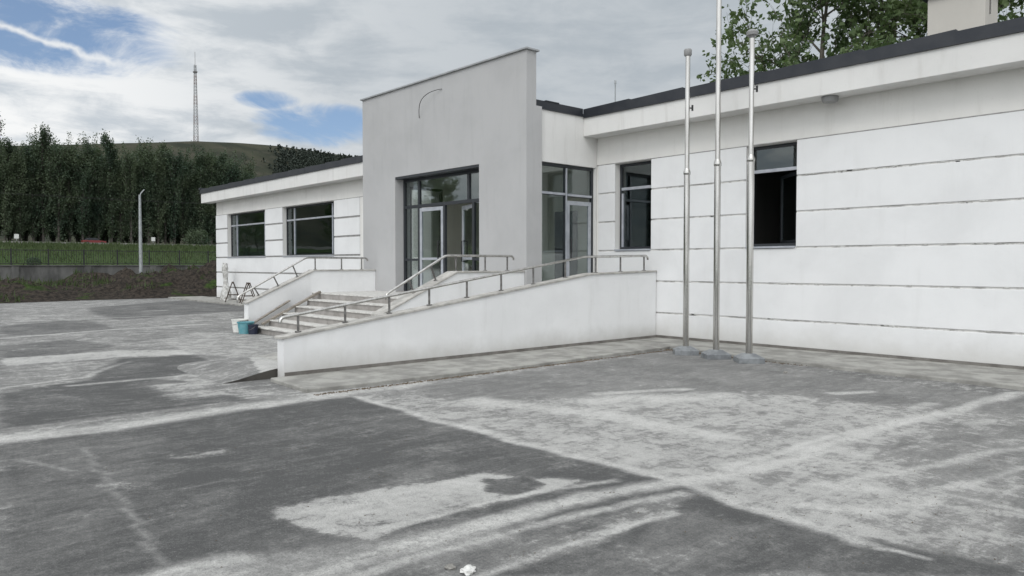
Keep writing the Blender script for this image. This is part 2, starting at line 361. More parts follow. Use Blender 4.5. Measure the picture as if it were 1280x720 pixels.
# asphalt yard with cement dust; the values below are where dust lies, in metres on the ground
POLYS=[
 (0.62,0.5,0.35,[(-8.02,4.58),(-8.42,5.79),(-8.44,8.60),(-8.23,11.32),(-6.05,10.84),(-2.52,10.39),(-1.14,4.74),(-1.81,4.33),(-3.06,4.50)]),
 (0.5,0.16,0.35,[(-8.09,5.56),(-8.24,8.40),(-8.23,11.32),(-6.05,10.84),(-2.52,10.39),(-2.25,9.28),(-3.55,8.86),(-4.89,8.58),(-5.83,7.36),(-6.82,5.60)]),
 (0.68,0.6,0.4,[(-5.67,4.87),(-5.98,6.93),(-4.54,8.14),(-2.98,8.47),(-2.31,7.14),(-1.94,5.53),(-1.20,5.01),(-1.81,4.33),(-3.08,4.53)]),
 (0.5,0.34,0.3,[(-2.78,6.62),(-2.25,9.28),(-1.57,6.51),(-2.08,5.94)]),
 (0.1,0.1,0.06,[(-7.96,1.02),(-7.93,2.35),(-8.03,4.48),(-7.89,4.56),(-5.45,4.48),(-3.83,4.45),(-3.06,4.50),(-3.35,3.00),(-3.42,1.90),(-4.60,0.58)]),
 (0.22,0.16,0.5,[(-7.82,1.00),(-7.73,2.29),(-5.16,1.43),(-4.60,0.58)]),
 (0.4,0.8,0.12,[(-4.64,2.11),(-4.67,2.53),(-4.43,3.33),(-4.43,3.64),(-4.17,3.74),(-3.71,4.12),(-3.74,3.74),(-3.75,3.29),(-3.86,2.65),(-3.75,2.24),(-3.97,2.15),(-4.26,2.09)]),
 (0.0,0.02,0.05,[(-4.25,3.53),(-4.08,3.81),(-3.84,3.83),(-3.81,3.49),(-4.00,3.37)]),
 (0.12,0.5,0.1,[(-6.60,2.03),(-6.44,2.46),(-6.29,2.42),(-6.27,2.20),(-6.38,2.04)]),
 (0.15,0.5,0.15,[(-6.12,1.31),(-5.86,1.73),(-5.64,1.61),(-5.83,1.30)]),
 (0.5,0.52,0.3,[(-2.95,2.42),(-3.07,2.75),(-2.98,4.11),(-2.67,4.20),(-2.55,3.51),(-2.67,2.73)]),
 (0.1,0.06,0.05,[(-3.04,4.46),(-2.22,4.38),(-1.55,4.44),(-1.10,4.59),(-1.08,4.51),(-2.95,2.42),(-2.83,3.02),(-2.85,4.01)]),
 (0.38,0.3,0.4,[(-2.78,4.09),(-2.35,4.13),(-2.18,3.28),(-2.67,2.73),(-2.73,3.31)]),
 (0.5,0.4,0.6,[(-36.68,4.79),(-36.80,13.58),(-21.39,8.57),(-16.57,6.64),(-12.42,5.75),(-10.58,4.86),(-10.00,3.62),(-8.32,4.75),(-8.37,1.07)]),
 (0.08,0.12,0.15,[(-11.14,1.43),(-11.64,2.52),(-13.97,3.51),(-13.66,4.54),(-11.77,4.46),(-11.05,3.29),(-10.31,3.68),(-8.71,3.48),(-8.74,1.12)]),
 (0.22,0.2,0.3,[(-17.77,2.31),(-18.08,3.62),(-16.29,3.96),(-14.90,2.98),(-14.83,1.92)]),
 (0.2,0.2,0.3,[(-24.25,4.47),(-24.33,5.29),(-19.95,5.03),(-19.90,3.50),(-20.18,2.62),(-23.33,3.03)]),
 (0.18,0.2,0.25,[(-31.10,6.77),(-36.80,13.58),(-31.19,12.86),(-25.71,10.60),(-25.08,8.73),(-23.71,5.98),(-26.48,5.99)]),
 (0.6,0.75,0.15,[(-15.34,1.99),(-15.28,3.85),(-14.62,4.78),(-13.77,4.59),(-14.12,3.68),(-14.13,1.83)]),
 (0.5,0.56,0.3,[(-10.53,3.03),(-10.60,4.24),(-9.94,3.60),(-8.95,3.88),(-9.33,2.95)]),
 (0.72,0.5,0.2,[(-18.20,6.33),(-15.97,7.31),(-10.82,4.97),(-12.60,5.04),(-14.21,4.65),(-16.83,5.02)]),
]
LINES=[
 (0.9,0.2,[(-8.25,1.06),(-8.08,2.02),(-8.22,3.28),(-8.25,4.49),(-8.36,5.75)]),
 (1.0,0.1,[(-3.55,1.74),(-3.52,2.86),(-3.48,3.55),(-3.39,4.19),(-3.20,4.70),(-3.02,5.94),(-3.01,8.13),(-2.65,10.91)]),
 (0.8,0.05,[(-3.39,1.93),(-3.34,2.86),(-3.23,3.59),(-3.09,4.35)]),
 (0.55,0.2,[(-3.88,1.37),(-3.55,2.22),(-3.44,2.82)]),
 (0.75,0.035,[(-3.88,2.42),(-3.82,3.27),(-3.63,4.21)]),
 (0.8,0.035,[(-2.98,2.38),(-2.94,2.92),(-2.89,3.57),(-2.85,4.01)]),
 (0.8,0.07,[(-7.94,4.59),(-5.56,4.56),(-3.90,4.52),(-2.96,4.55),(-1.81,4.33)]),
 (1.0,0.022,[(-7.94,4.59),(-5.56,4.56),(-3.90,4.52),(-2.96,4.55),(-1.81,4.33),(-1.48,4.35)]),
 (0.95,0.1,[(-2.42,4.78),(-2.05,4.90),(-1.89,5.27),(-1.91,5.51)]),
 (0.8,0.3,[(-5.93,6.59),(-5.07,7.95)]),
 (0.85,0.2,[(-6.82,5.60),(-5.19,6.01),(-3.88,6.08)]),
 (0.9,0.05,[(-3.26,5.12),(-3.15,7.14),(-2.89,8.44)]),
 (0.75,0.12,[(-19.52,2.53),(-20.33,4.94),(-20.52,7.35)]),
 (0.7,0.1,[(-24.95,3.25),(-24.90,5.63),(-24.62,8.07)]),
 (0.6,0.05,[(-11.57,1.49),(-12.06,2.61),(-13.42,3.50)]),
 (0.6,0.07,[(-11.24,2.24),(-11.21,3.55),(-11.89,4.76),(-11.92,5.48)]),
 (0.35,0.03,[(-7.31,1.04),(-6.54,1.29)]),
 (0.28,0.03,[(-7.31,1.57),(-5.73,1.43),(-4.38,1.29),(-4.01,1.24)]),
 (0.8,0.1,[(-4.02,1.22),(-3.97,1.53)]),
 (0.6,0.06,[(-2.48,5.50),(-1.85,7.66)]),
 (0.6,0.05,[(-2.12,5.06),(-1.67,6.90)]),
 (0.6,0.05,[(-2.05,5.69),(-1.36,5.67)]),
 (0.85,0.1,[(-6.23,6.91),(-5.64,8.11)]),
 (0.85,0.09,[(-4.24,9.14),(-3.98,9.69)]),
 (0.85,0.09,[(-3.25,8.98),(-3.17,9.36)]),
 (0.85,0.15,[(-14.05,4.46),(-13.91,4.62)]),
 (0.9,0.12,[(-27.66,7.74),(-27.68,8.40)]),
 (0.85,0.12,[(-2.53,5.35),(-2.28,5.43)]),
]

def inpoly(x, y, pts):
    ins = np.zeros(x.shape, bool); n = len(pts)
    for i in range(n):
        x0, y0 = pts[i]; x1, y1 = pts[(i + 1) % n]
        if y0 == y1: continue
        c_ = ((y0 > y) != (y1 > y)) & (x < (x1 - x0) * (y - y0) / (y1 - y0) + x0); ins ^= c_
    return ins
def segd(x, y, pts, closed):
    dmin = np.full(x.shape, 1e9); n = len(pts)
    for i in range(n if closed else n - 1):
        x0, y0 = pts[i]; x1, y1 = pts[(i + 1) % n]; dx = x1 - x0; dy = y1 - y0
        t_ = np.clip(((x - x0) * dx + (y - y0) * dy) / max(dx * dx + dy * dy, 1e-9), 0, 1)
        dmin = np.minimum(dmin, np.hypot(x - x0 - t_ * dx, y - y0 - t_ * dy))
    return dmin
xs = axis([(-60, -38, .5), (-38, -20, .16), (-20, -10, .08), (-10, 1, .045), (1, 14, .5)])
ys = axis([(-30, -2, .5), (-2, 0, .1), (0, 6, .045), (6, 14, .08), (14, 16, .5)])
X, Y = np.meshgrid(xs, ys, indexing='ij')
wx = X + (fbm(X, Y, .9, 31) - .5) * .22 + (fbm(X, Y, .18, 41, 3) - .5) * .07; wy = Y + (fbm(X, Y, .9, 51) - .5) * .22 + (fbm(X, Y, .18, 61, 3) - .5) * .07
D = .30 + (fbm(X, Y, 4, 5) - .5) * .4; TN = .36 + (fbm(X, Y, 6, 15) - .5) * .3
def window(pts, pad):
    px_ = [q[0] for q in pts]; py_ = [q[1] for q in pts]
    i0, i1 = np.searchsorted(xs, [min(px_) - pad, max(px_) + pad]); j0, j1 = np.searchsorted(ys, [min(py_) - pad, max(py_) + pad])
    return slice(i0, max(i1, i0 + 1)), slice(j0, max(j1, j0 + 1))
WX, WY, DD = wx, wy, D; TL = np.zeros(X.shape)
n13 = fbm(X, Y, 1.3, 9); n07 = fbm(X, Y, .7, 77)
for tn, val, soft, pts in POLYS:
    sl = window(pts, soft + .3); wx, wy, D = WX[sl], WY[sl], DD[sl]
    sd_ = np.where(inpoly(wx, wy, pts), 1, -1) * segd(wx, wy, pts, True)
    a = sst(sd_, -soft / 2, soft / 2); DD[sl] = D * (1 - a) + (val + (n13[sl] - .5) * .22) * a; TN[sl] = TN[sl] * (1 - a) + (tn + (n13[sl] - .5) * .15) * a
for val, wd, pts in LINES:
    sl = window(pts, wd * 2 + .3); wx, wy, D = WX[sl], WY[sl], DD[sl]
    dd = segd(wx, wy, pts, False); a = sst(-dd, -wd * 1.6, -wd * .2) * np.clip(.45 + 1.0 * n07[sl], 0, 1)
    TL[sl] = np.maximum(TL[sl], val * a)
D = DD; DL = np.clip(TL, 0, 1)
# keep the yard out of the soil side (left edge of the paving)
edge = np.interp(Y, [-30, 4.8, 7.9, 14], [-36, -37.0, -37.6, -37.8]) 
Z = (fbm(X, Y, 2.5, 21) - .5) * .012 + np.where(X < edge - .25, -.20, 0)
lot = gridmesh('asphalt_yard', xs, ys, Z, 'asphalt_dusty', attrs={'dust': np.clip(D, 0, 1.1), 'tone': np.clip(TN, 0, 1), 'trail': DL}); tag(lot, kind='structure')

# pavement strips along the walls and beside the ramp, one slab step above the asphalt
def strip(name, xy, z1, mat='kerb_concrete', z0=-.05):
    return tag(MB().prismz(z0, z1, xy).build(name, mat, bevel=.012), kind='structure')
def wobble(a, b_, n, amp, seed):
    r_ = random.Random(seed); return [(a[0] + (b_[0] - a[0]) * i / n + (r_.random() - .5) * amp, a[1] + (b_[1] - a[1]) * i / n + (r_.random() - .5) * amp) for i in range(n + 1)]
strip('pavement_strip', wobble((-8.55, 11.62), (-5.2, 11.28), 14, .05, 2) + wobble((-5.0, 11.26), (6.5, 10.9), 20, .04, 3) + [(6.5, 12.97), (-8.55, 12.97)], .055)
strip('ramp_pavement', [(-9.825, 4.35)] + wobble((-8.62, 4.3), (-8.45, 7.5), 12, .04, 4) + wobble((-8.45, 7.8), (-8.555, 11.6), 14, .04, 5) + [(-8.555, 12.97), (-9.825, 12.97)], .05)
strip('wing_pavement', [(-37.6, 11.6), (-18.6, 11.3), (-17.75, 11.3), (-17.75, 12.97), (-37.6, 13.2)], .06)
# worn wedge of asphalt that leads up onto the ramp, with a pale concrete end
xs = axis([(-13.2, -10.05, .05)]); ys = axis([(3.45, 6.4, .05)]); X, Y = np.meshgrid(xs, ys, indexing='ij')
Hh = .155 * sst(Y, 3.55, 4.75) * sst(X, -13.0, -11.3) * sst(-Y, -6.3, -4.9) * (.94 + .12 * fbm(X, Y, .5, 3)) - .014
tag(gridmesh('ramp_apron', xs, ys, Hh, 'asphalt_dusty', attrs={'dust': np.where(Y > 4.32 + (-10.05 - X) * .30, 1.0, .36), 'tone': np.full(X.shape, .50)}), kind='structure')
yy_ = [float(q) for q in ys if q <= 4.56]; lipm = MB()
for i in range(len(yy_) - 1):
    za, zb = float(Hh[-1, i]) + .001, float(Hh[-1, i + 1]) + .001
    lipm.add([(-10.05, yy_[i], -.03), (-10.05, yy_[i + 1], -.03), (-10.05, yy_[i + 1], zb), (-10.05, yy_[i], za)], [(0, 1, 2, 3)])
tag(lipm.build('apron_edge', 'soil'), kind='structure')

# soil heaps between the yard and the retaining wall
xs = axis([(-55, -36.6, .16)]); ys = axis([(-30, 20, .16)]); X, Y = np.meshgrid(xs, ys, indexing='ij')
prof = np.interp(Y, [-30, 4, 6, 8, 9.5, 11, 12.5, 14.0, 15.2, 16.2, 17, 20], [.9, .9, 1.0, .65, .8, 1.0, 1.25, 1.65, 2.0, 1.95, 1.2, .8])
ed = np.interp(Y, [-30, 4.8, 7.9, 14, 20], [-36.6, -37.2, -37.8, -38.0, -38])
fallf = sst(ed - X, 0, 3.8)
rough = fbm(X, Y, 2.2, 12, 6, .6)
Z = prof * fallf * (.22 + 1.75 * np.clip(rough - .28, 0, 1) ** 1.1) + (fbm(X, Y, .7, 14, 4, .6) - .5) * .42 * fallf - .02
tag(gridmesh('soil_heap', xs, ys, Z, 'soil_mound'), kind='structure')
soilZ = Z.copy(); soil_xs = xs; soil_ys = ys
def soil_z(x, y):
    i = int(np.clip(round((x + 55) / .16), 0, len(soil_xs) - 1)); j = int(np.clip(round((y + 30) / .16), 0, len(soil_ys) - 1)); return float(soilZ[i, j])
rg = random.Random(4); g = MB()
for i in range(9000):
    x = rg.uniform(-54, -37.6); y = rg.uniform(-4, 18)
    if vnoise(np.array([x]), np.array([y]), 1.6, 33)[0] < (.60 if y < 11 else .72): continue
    z = soil_z(x, y) - .02; h = rg.uniform(.12, .42); a = rg.uniform(0, 6.28); w_ = .035
    dx, dy = math.cos(a) * w_, math.sin(a) * w_; lx, ly = rg.uniform(-.12, .12), rg.uniform(-.12, .12)
    g.add([(x - dx, y - dy, z), (x + dx, y + dy, z), (x + lx, y + ly, z + h)], [(0, 1, 2)])
tag(g.build('weeds', 'grass_blade'), kind='stuff', label='tufts of grass and weeds growing on the soil heaps', cat='grass')
# taller grass edge beyond the fence
g = MB()
for i in range(16000):
    x = -rg.uniform(55.6, 140) if rg.random() < .6 else -rg.uniform(118, 142); y = rg.uniform(-5, 60) ; z = tz(x, y) - .03
    sc_ = 1 + (-x - 55) / 60; h = rg.uniform(.1, .35) * sc_; a = rg.uniform(0, 6.28); w_ = .05 * sc_
    dx, dy = math.cos(a) * w_, math.sin(a) * w_
    g.add([(x - dx, y - dy, z), (x + dx, y + dy, z), (x + rg.uniform(-.1, .1), y + rg.uniform(-.1, .1), z + h)], [(0, 1, 2)])
tag(g.build('meadow_grass', 'grass_blade'), kind='stuff', label='rough grass of the field beyond the fence', cat='grass')
# country road at the foot of the wood
rd = MB()
for i in range(-12, 20):
    y0, y1 = i * 10, i * 10 + 10
    z0, z1 = tz(-145, y0) + .35, tz(-145, y1) + .35
    rd.add([(-149, y0, z0), (-141, y0, z0), (-149, y1, z1), (-141, y1, z1), (-139.6, y0, z0 - .7), (-139.6, y1, z1 - .7)], [(0, 1, 3, 2), (1, 4, 5, 3)])
tag(rd.build('road', 'road_grey'), kind='structure')

# ================================================================ BUILDING
FY = 12.95                    # facade plane of both wings
bld = empty('community_building', (-14.8, FY, 0), label='long single storey white rendered building with a tall grey entrance portal and dark roof edge', cat='building')
WINS = [dict(x0=-11.0, x1=-9.99, z0=1.94, z1=3.86), dict(x0=-7.73, x1=-6.71, z0=1.94, z1=3.86)]
LW = [dict(x0=-33.65, x1=-29.60, z0=1.94, z1=3.86), dict(x0=-28.0, x1=-23.85, z0=1.94, z1=3.86)]
def wallx(mb, x0, x1, y0, y1, z0, z1, ops):      # wall along X with openings
    ops = sorted(ops, key=lambda o_: o_['x0']); x = x0
    for o_ in ops:
        mb.box(x, o_['x0'], y0, y1, z0, z1)
        if o_['z0'] > z0: mb.box(o_['x0'], o_['x1'], y0, y1, z0, o_['z0'])
        mb.box(o_['x0'], o_['x1'], y0, y1, o_['z1'], z1); x = o_['x1']
    mb.box(x, x1, y0, y1, z0, z1)
w = MB()
wallx(w, -11.556, 6.5, FY + .03, FY + .30, 0, 4.6, WINS); wallx(w, -35.0, -18.0, FY + .03, FY + .30, 0, 4.6, LW)
w.box(-35.0, -34.72, FY + .30, 23.2, 0, 4.6); w.box(6.22, 6.5, FY + .30, 23.2, 0, 4.6)
REAR_DAYLIGHT = [dict(x0=-17.4, x1=-12.2, z0=.95, z1=4.2)]  # unseen rear opening, added and made large so daylight brightens the hall
wallx(w, -34.72, 6.22, 23.2, 23.5, 0, 4.6, REAR_DAYLIGHT)
w.build('wall', 'upper_wall', bld)
# hall side walls (the right one carries the side door)
w = MB(); w.box(-11.80, -11.56, 11.15, FY + .03, 3.82, 4.93); w.box(-11.80, -11.56, 11.15, FY + .03, 0, .90)
w.box(-11.80, -11.56, 12.93, FY + .03, .90, 3.82)
w.box(-18.0, -17.76, 11.15, FY + .30, 3.82, 4.93).box(-18.0, -17.76, 11.15, FY + .30, 0, .90)
w.box(-17.76, -11.80, 11.15, 11.36, 3.87, 4.93)
w.build('hall_wall', 'fascia_white', bld)
# cladding boards of white rendered insulation with open grooves between
ROWS = [(.10, .560), (.595, 1.230), (1.265, 1.900), (1.935, 2.550), (2.585, 3.200), (3.235, 3.860)]
cl = MB(); rz_ = random.Random(11)
def clad(x0, x1, ops):
    for za, zb in ROWS:
        if x0 < -20 and za > .2: za += .028        # wider joints on the left wing
        cuts = [x0]
        if zb > 1.95:
            for o_ in sorted(ops, key=lambda o_: o_['x0']): cuts += [o_['x0'], o_['x1']]
        cuts.append(x1)
        for i in range(0, len(cuts), 2):
            if cuts[i + 1] - cuts[i] < .05: continue
            cl.box(cuts[i], cuts[i + 1], FY, FY + .03, za, zb)
for x0, x1, ops in ((-11.49, 6.5, WINS), (-35.0, -22.1, LW)):
    gm_ = 'groove_grey' if x0 < -20 else 'groove_light'
    cl = MB(); clad(x0, x1, ops); cl.build('cladding', 'white_panel', bld, bevel=.006)
    gh_ = .063 if x0 < -20 else .035
    for za in (.560, 1.230, 1.900): MB().box(x0, x1, FY + .022, FY + .031, za, za + gh_).build('groove', gm_, bld)
    for za in (2.55, 3.20):
        cuts = [x0] + [q for o_ in sorted(ops, key=lambda o_: o_['x0']) for q in (o_['x0'], o_['x1'])] + [x1]
        for i in range(0, len(cuts), 2): MB().box(cuts[i], cuts[i + 1], FY + .022, FY + .031, za, za + gh_).build('groove', gm_, bld)
# scraps of filler left in the grooves
sc = MB()
for i in range(170):
    x = rz_.uniform(-9.6, -1.2); zl = rz_.choice([.560, 1.230, 1.900, 2.550, 3.200]) ; 
    if zl > 1.95 and -7.9 < x < -6.6: continue
    ln = rz_.uniform(.02, .16); hh = rz_.uniform(.008, .022); b0 = rz_.choice([0, .034 - hh])
    sc.box(x, x + ln, FY + .003, FY + .02, zl + b0, zl + b0 + hh)
tag(sc.build('groove_filler', 'plaster_lump', bld), kind='stuff')
for x0, x1 in ((-9.82, 6.5), (-35.0, -22.1)): MB().box(x0, x1, FY - .012, FY + .03, .03, .10).build('plinth', 'plinth_dark', bld)
for x0, x1 in ((-11.545, 6.5), (-35.0, -18.1)): MB().box(x0, x1, FY + .005, FY + .031, 3.862, 3.880).build('wall_bead', 'groove_grey', bld)
# fascia and soffit of the wings
MB().box(-11.56, 7.1, 12.52, FY + .03, 4.49, 4.90).build('fascia', 'fascia_white', bld, bevel=.008)
MB().box(-35.65, -18.0, 12.52, FY + .03, 4.46, 4.90).build('fascia', 'fascia_white', bld, bevel=.008)
# dark sheet metal roof edge, laid in overlapping lengths, and the low pitched roof behind it
roof = MB()
def slope(x0, x1, y0, y1, z0, z1, ye):
    # hipped low roof: eave at z0, ridge at z1 in the middle
    ym = (y0 + y1) / 2
    roof.add([(x0, y0, z0), (x1, y0, z0), (x1, y1, z0), (x0, y1, z0), (x0 + 3, ym, z1), (x1 - 3, ym, z1)], [(0, 1, 5, 4), (1, 2, 5), (2, 3, 4, 5), (3, 0, 4), (3, 2, 1, 0)])
slope(-35.75, 7.2, 12.50, 23.9, 4.93, 5.55, 0)
rf = roof.build('roof', 'roof_metal', bld)
re = MB(); rr = random.Random(21)
def edge_run(x0, x1, sgn):
    x = x0
    while x < x1:
        ln = rr.uniform(1.1, 2.3); xe = min(x + ln, x1); t0 = rr.uniform(.0, .008); t1 = rr.uniform(.022, .036); y0 = 12.485 - rr.uniform(0, .006)
        if sgn: t0, t1 = t1, t0
        za, zb = 5.085 + t0, 5.085 + t1
        re.add([(x, y0, 4.895), (xe, y0, 4.895), (xe, y0, zb), (x, y0, za), (x, y0 + .30, 4.895), (xe, y0 + .30, 4.895), (xe, y0 + .30, zb), (x, y0 + .30, za)],
               [(0, 1, 2, 3), (5, 4, 7, 6), (3, 2, 6, 7), (1, 0, 4, 5), (0, 3, 7, 4), (1, 5, 6, 2)]); x = xe
edge_run(-11.53, 7.15, False); edge_run(-35.72, -18.05, True)
re.box(-11.80, -11.528, 11.0, 12.47, 4.925, 5.10); re.box(-11.80, -11.515, 11.3, 11.7, 5.10, 5.12); re.box(-35.78, -35.60, 12.46, 12.7, 5.08, 5.17)
re.build('roof_edge', 'roof_metal', rf)
# hall roof between the portal and the main roof
MB().box(-17.9, -11.82, 11.0, 13.5, 4.94, 5.07).build('hall_roof', 'roof_metal', rf)
# chimney
ch = MB().box(-5.62, -4.62, 16.0, 16.75, 5.0, 6.80).build('chimney', 'chimney_beige', rf, bevel=.01)
MB().box(-5.74, -4.52, 15.9, 16.85, 6.83, 6.90).box(-5.55, -4.69, 16.06, 16.69, 6.78, 6.84).box(-5.68, -4.9, 15.96, 16.5, 6.90, 7.02).build('chimney_cap', 'roof_metal', rf, bevel=.006)
MB().tube([(-4.605, 16.25, 6.62), (-4.605, 16.25, 6.34)], .012, 6).build('chimney_bracket', 'steel_dull', rf)
# interior: floor, ceiling, partitions
fl = MB().box(-34.7, -18.0, 13.26, 23.2, .80, .90).box(-11.55, 6.2, 13.26, 23.2, .80, .90).box(-17.75, -11.57, 11.16, 23.2, .80, .899)
fl.build('inner_floor', 'concrete_floor', bld)
MB().box(-34.7, 6.2, 13.26, 23.2, 4.35, 4.45).box(-17.75, -11.81, 11.37, 13.255, 4.35, 4.449).build('inner_ceiling', 'ceiling_white', bld)
pt = MB().box(-18.0, -17.8, 13.26, 23.2, .9, 4.35).box(-11.78, -11.6, 13.26, 23.2, .9, 4.35)
pt.build('partition', 'inner_wall', bld)
pt = MB().box(-8.9, -8.75, 13.26, 23.2, .9, 4.35).box(-11.59, -11.55, 13.26, 17.4, .9, 4.35)
pt.box(-28.9, -28.7, 13.26, 23.2, .9, 4.35).box(-34.7, -28.9, 17.5, 17.65, .9, 4.35).box(-28.7, -18.0, 17.5, 17.65, .9, 4.35).box(-11.6, 6.2, 17.4, 17.55, .9, 4.35)
pt.build('partition', 'dim_room_wall', bld)
MB().box(-14.75, -11.79, 14.2, 14.35, .9, 4.35).build('partition', 'inner_wall', bld)
MB().box(-14.1, -13.3, 14.16, 14.197, .9, 3.0).build('inner_door', 'frame_dark', bld)

# ---- windows of the wings
def win(x0, x1, z0, z1, y, bars_v, bar_z, mat='glass_dark', open_low=False):
    root = MB(); d_ = .06; t_ = .055
    # outer frame, butted pieces
    root.box(x0, x0 + t_, y, y + d_, z0, z1).box(x1 - t_, x1, y, y + d_, z0, z1).box(x0 + t_, x1 - t_, y, y + d_, z0, z0 + t_).box(x0 + t_, x1 - t_, y, y + d_, z1 - t_, z1)
    f_ = root.build('window', 'frame_dark', bld, bevel=.004)
    b_ = MB()
    b_.box(x0 + t_, x1 - t_, y - .008, y + d_ - .01, bar_z - .03, bar_z + .03)
    for bx in bars_v:
        b_.box(bx - .032, bx + .032, y - .006, y + d_ - .01, z0 + t_, bar_z - .03); b_.box(bx - .032, bx + .032, y - .006, y + d_ - .01, bar_z + .03, z1 - t_)
    b_.build('frame', 'frame_light', f_)
    for za, zb in (((bar_z + .03, z1 - t_),) if open_low else ((z0 + t_, bar_z - .03), (bar_z + .03, z1 - t_))):
        MB().box(x0 + t_, x1 - t_, y + .025, y + .037, za, zb).build('pane', mat, f_)
    MB().box(x0 + .004, x1 - .004, FY - .03, y + .02, z0 - .035, z0 + .001).build('sill', 'frame_light', f_, bevel=.004)
    return f_
RV = FY + .17
f_ = win(-10.99, -10.0, 1.945, 3.855, RV, [], 3.30)
MB().box(-10.93, -10.89, RV - .012, RV + .03, 2.0, 3.2).build('sash_frame', 'frame_light', f_)
f_ = win(-7.72, -6.72, 1.945, 3.855, RV, [], 3.38, open_low=True)
# the open sash, swung into the room on its right hinge
hx, hy = -6.80, RV + .075; c_, s_ = math.cos(R(138)), math.sin(R(138))
def sash(mb, a, b_, z0, z1, th=.045):
    p0 = Vector((hx + c_ * a, hy + s_ * a, 0)); p1 = Vector((hx + c_ * b_, hy + s_ * b_, 0)); n_ = Vector((-s_, c_, 0)) * th / 2
    q = [p0 - n_, p1 - n_, p1 + n_, p0 + n_]; mb.prismz(z0, z1, [(v_.x, v_.y) for v_ in q])
sm = MB(); sash(sm, 0, .06, 2.01, 3.33); sash(sm, .80, .86, 2.01, 3.33); sash(sm, .06, .80, 2.01, 2.07); sash(sm, .06, .80, 3.27, 3.33); sm.build('sash_frame', 'frame_dark', f_)
sm = MB(); sash(sm, .06, .80, 2.07, 3.27, .012); sm.build('sash_pane', 'glass_dark', f_)
for o_ in LW:
    wd = o_['x1'] - o_['x0']
    win(o_['x0'] + .01, o_['x1'] - .01, 1.945, 3.855, RV, [o_['x0'] + wd * .17, o_['x1'] - wd * .10], 3.34)
# a narrow dark strip window beside the portal on the left wing is only a grey reveal
MB().box(-22.07, -18.02, FY + .005, FY + .028, .03, 3.86).build('return_wall', 'upper_wall', bld)

# ---- the portal slab
PX0, PX1, PY = -18.07, -11.49, 10.70
OX0, OX1, OZ = -16.47, -13.05, 3.86
pm = MB()
for x0, x1, z0, z1 in ((PX0, OX0, 0, OZ), (OX1, PX1, 0, OZ)): pm.box(x0, x1, PY, 11.15, z0, z1)
pm.box(PX0, PX1, PY, 11.15, OZ, 4.96); pm.box(PX0, PX1, PY, 10.98, 4.96, 6.08); pm.box(OX0, OX1, PY, 11.15, 0, .90)
portal = pm.build('portal', 'portal_grey', bld)
MB().box(PX0 - .05, PX1 + .05, PY - .05, 11.03, 6.082, 6.12).build('coping', 'coping_metal', portal, bevel=.004)
MB().box(OX0, OX1, PY + .01, PY + .26, 3.80, 3.858).build('lintel', 'frame_dark', portal)

# ---- entrance glazing
DY = 10.95
def bars(mb, lst, y0, y1):
    for x0, x1, z0, z1 in lst: mb.box(x0, x1, y0, y1, z0, z1)
ent = MB(); Zt = 3.05
bars(ent, [(OX0, OX0 + .07, .9, 3.80), (OX1 - .07, OX1, .9, 3.80), (OX0 + .07, OX1 - .07, 3.73, 3.80), (OX0 + .07, OX1 - .07, Zt, Zt + .08),
           (-15.82, -15.74, .9, Zt), (-15.82, -15.74, Zt + .08, 3.73), (-13.80, -13.72, Zt + .08, 3.73), (-13.62, -13.54, .9, Zt)], DY, DY + .07)
ent = ent.build('entrance_door', 'frame_dark', bld, bevel=.004)
for x0, x1, z0, z1 in ((OX0 + .07, -15.82, .98, Zt), (-13.54, OX1 - .07, .98, Zt), (OX0 + .07, -15.82, Zt + .08, 3.73), (-15.74, -13.80, Zt + .08, 3.73), (-13.72, OX1 - .07, Zt + .08, 3.73)):
    MB().box(x0, x1, DY + .03, DY + .042, z0, z1).build('pane', 'glass_clear', ent)
MB().box(OX0 + .07, -15.82, DY - .002, DY + .072, 1.70, 1.76).box(-13.54, OX1 - .07, DY - .002, DY + .072, 1.70, 1.76).build('frame', 'frame_dark', ent)
def leaf(hinge, ang, width, parent, fm='frame_light', z0=.93, z1=3.03, mid=1.75, hand=.84, ax=1):
    """door leaf hinged at (x,y); ang is the direction it runs in"""
    c2, s2 = math.cos(ang), math.sin(ang)
    def pc(mb, a, b_, za, zb, th=.05, off=0.):
        n_ = Vector((-s2, c2, 0)); o2 = Vector((hinge[0], hinge[1], 0)) + n_ * off
        p0 = o2 + Vector((c2 * a, s2 * a, 0)); p1 = o2 + Vector((c2 * b_, s2 * b_, 0)); n_ = n_ * th / 2
        q = [p0 - n_, p1 - n_, p1 + n_, p0 + n_]; mb.prismz(za, zb, [(v_.x, v_.y) for v_ in q])
    fr_ = MB(); pc(fr_, 0, .085, z0, z1); pc(fr_, width - .085, width, z0, z1); pc(fr_, .085, width - .085, z1 - .09, z1); pc(fr_, .085, width - .085, z0, z0 + .10)
    if mid: pc(fr_, .085, width - .085, mid - .03, mid + .03)
    fo = fr_.build('leaf_frame', fm, parent, bevel=.004)
    gp = MB(); pc(gp, .085, width - .085, z0 + .10, z1 - .09, .012); gp.build('leaf_pane', 'glass_clear', parent)
    hh = MB()
    for off in (-.07, .07):
        n_ = Vector((-s2, c2, 0)); a = width * hand + .02
        base = Vector((hinge[0] + c2 * a, hinge[1] + s2 * a, 0)) + n_ * off; inn = Vector((hinge[0] + c2 * a, hinge[1] + s2 * a, 0))
        zz0, zz1 = z0 + .75, z0 + 1.25
        hh.tube([inn + Vector((0, 0, zz0)), base + Vector((0, 0, zz0)), base + Vector((0, 0, zz1)), inn + Vector((0, 0, zz1))], .016, 8)
    hh.build('handle', 'black_plastic', parent, smooth=True)
    return fo
leaf((-15.72, DY + .015), 0, .98, ent)
leaf((-13.64, DY + .09), R(159), .92, ent, fm='frame_light')
MB().box(-14.735, -14.66, DY, DY + .06, .93, Zt - .002).build('door_post', 'frame_dark', ent)
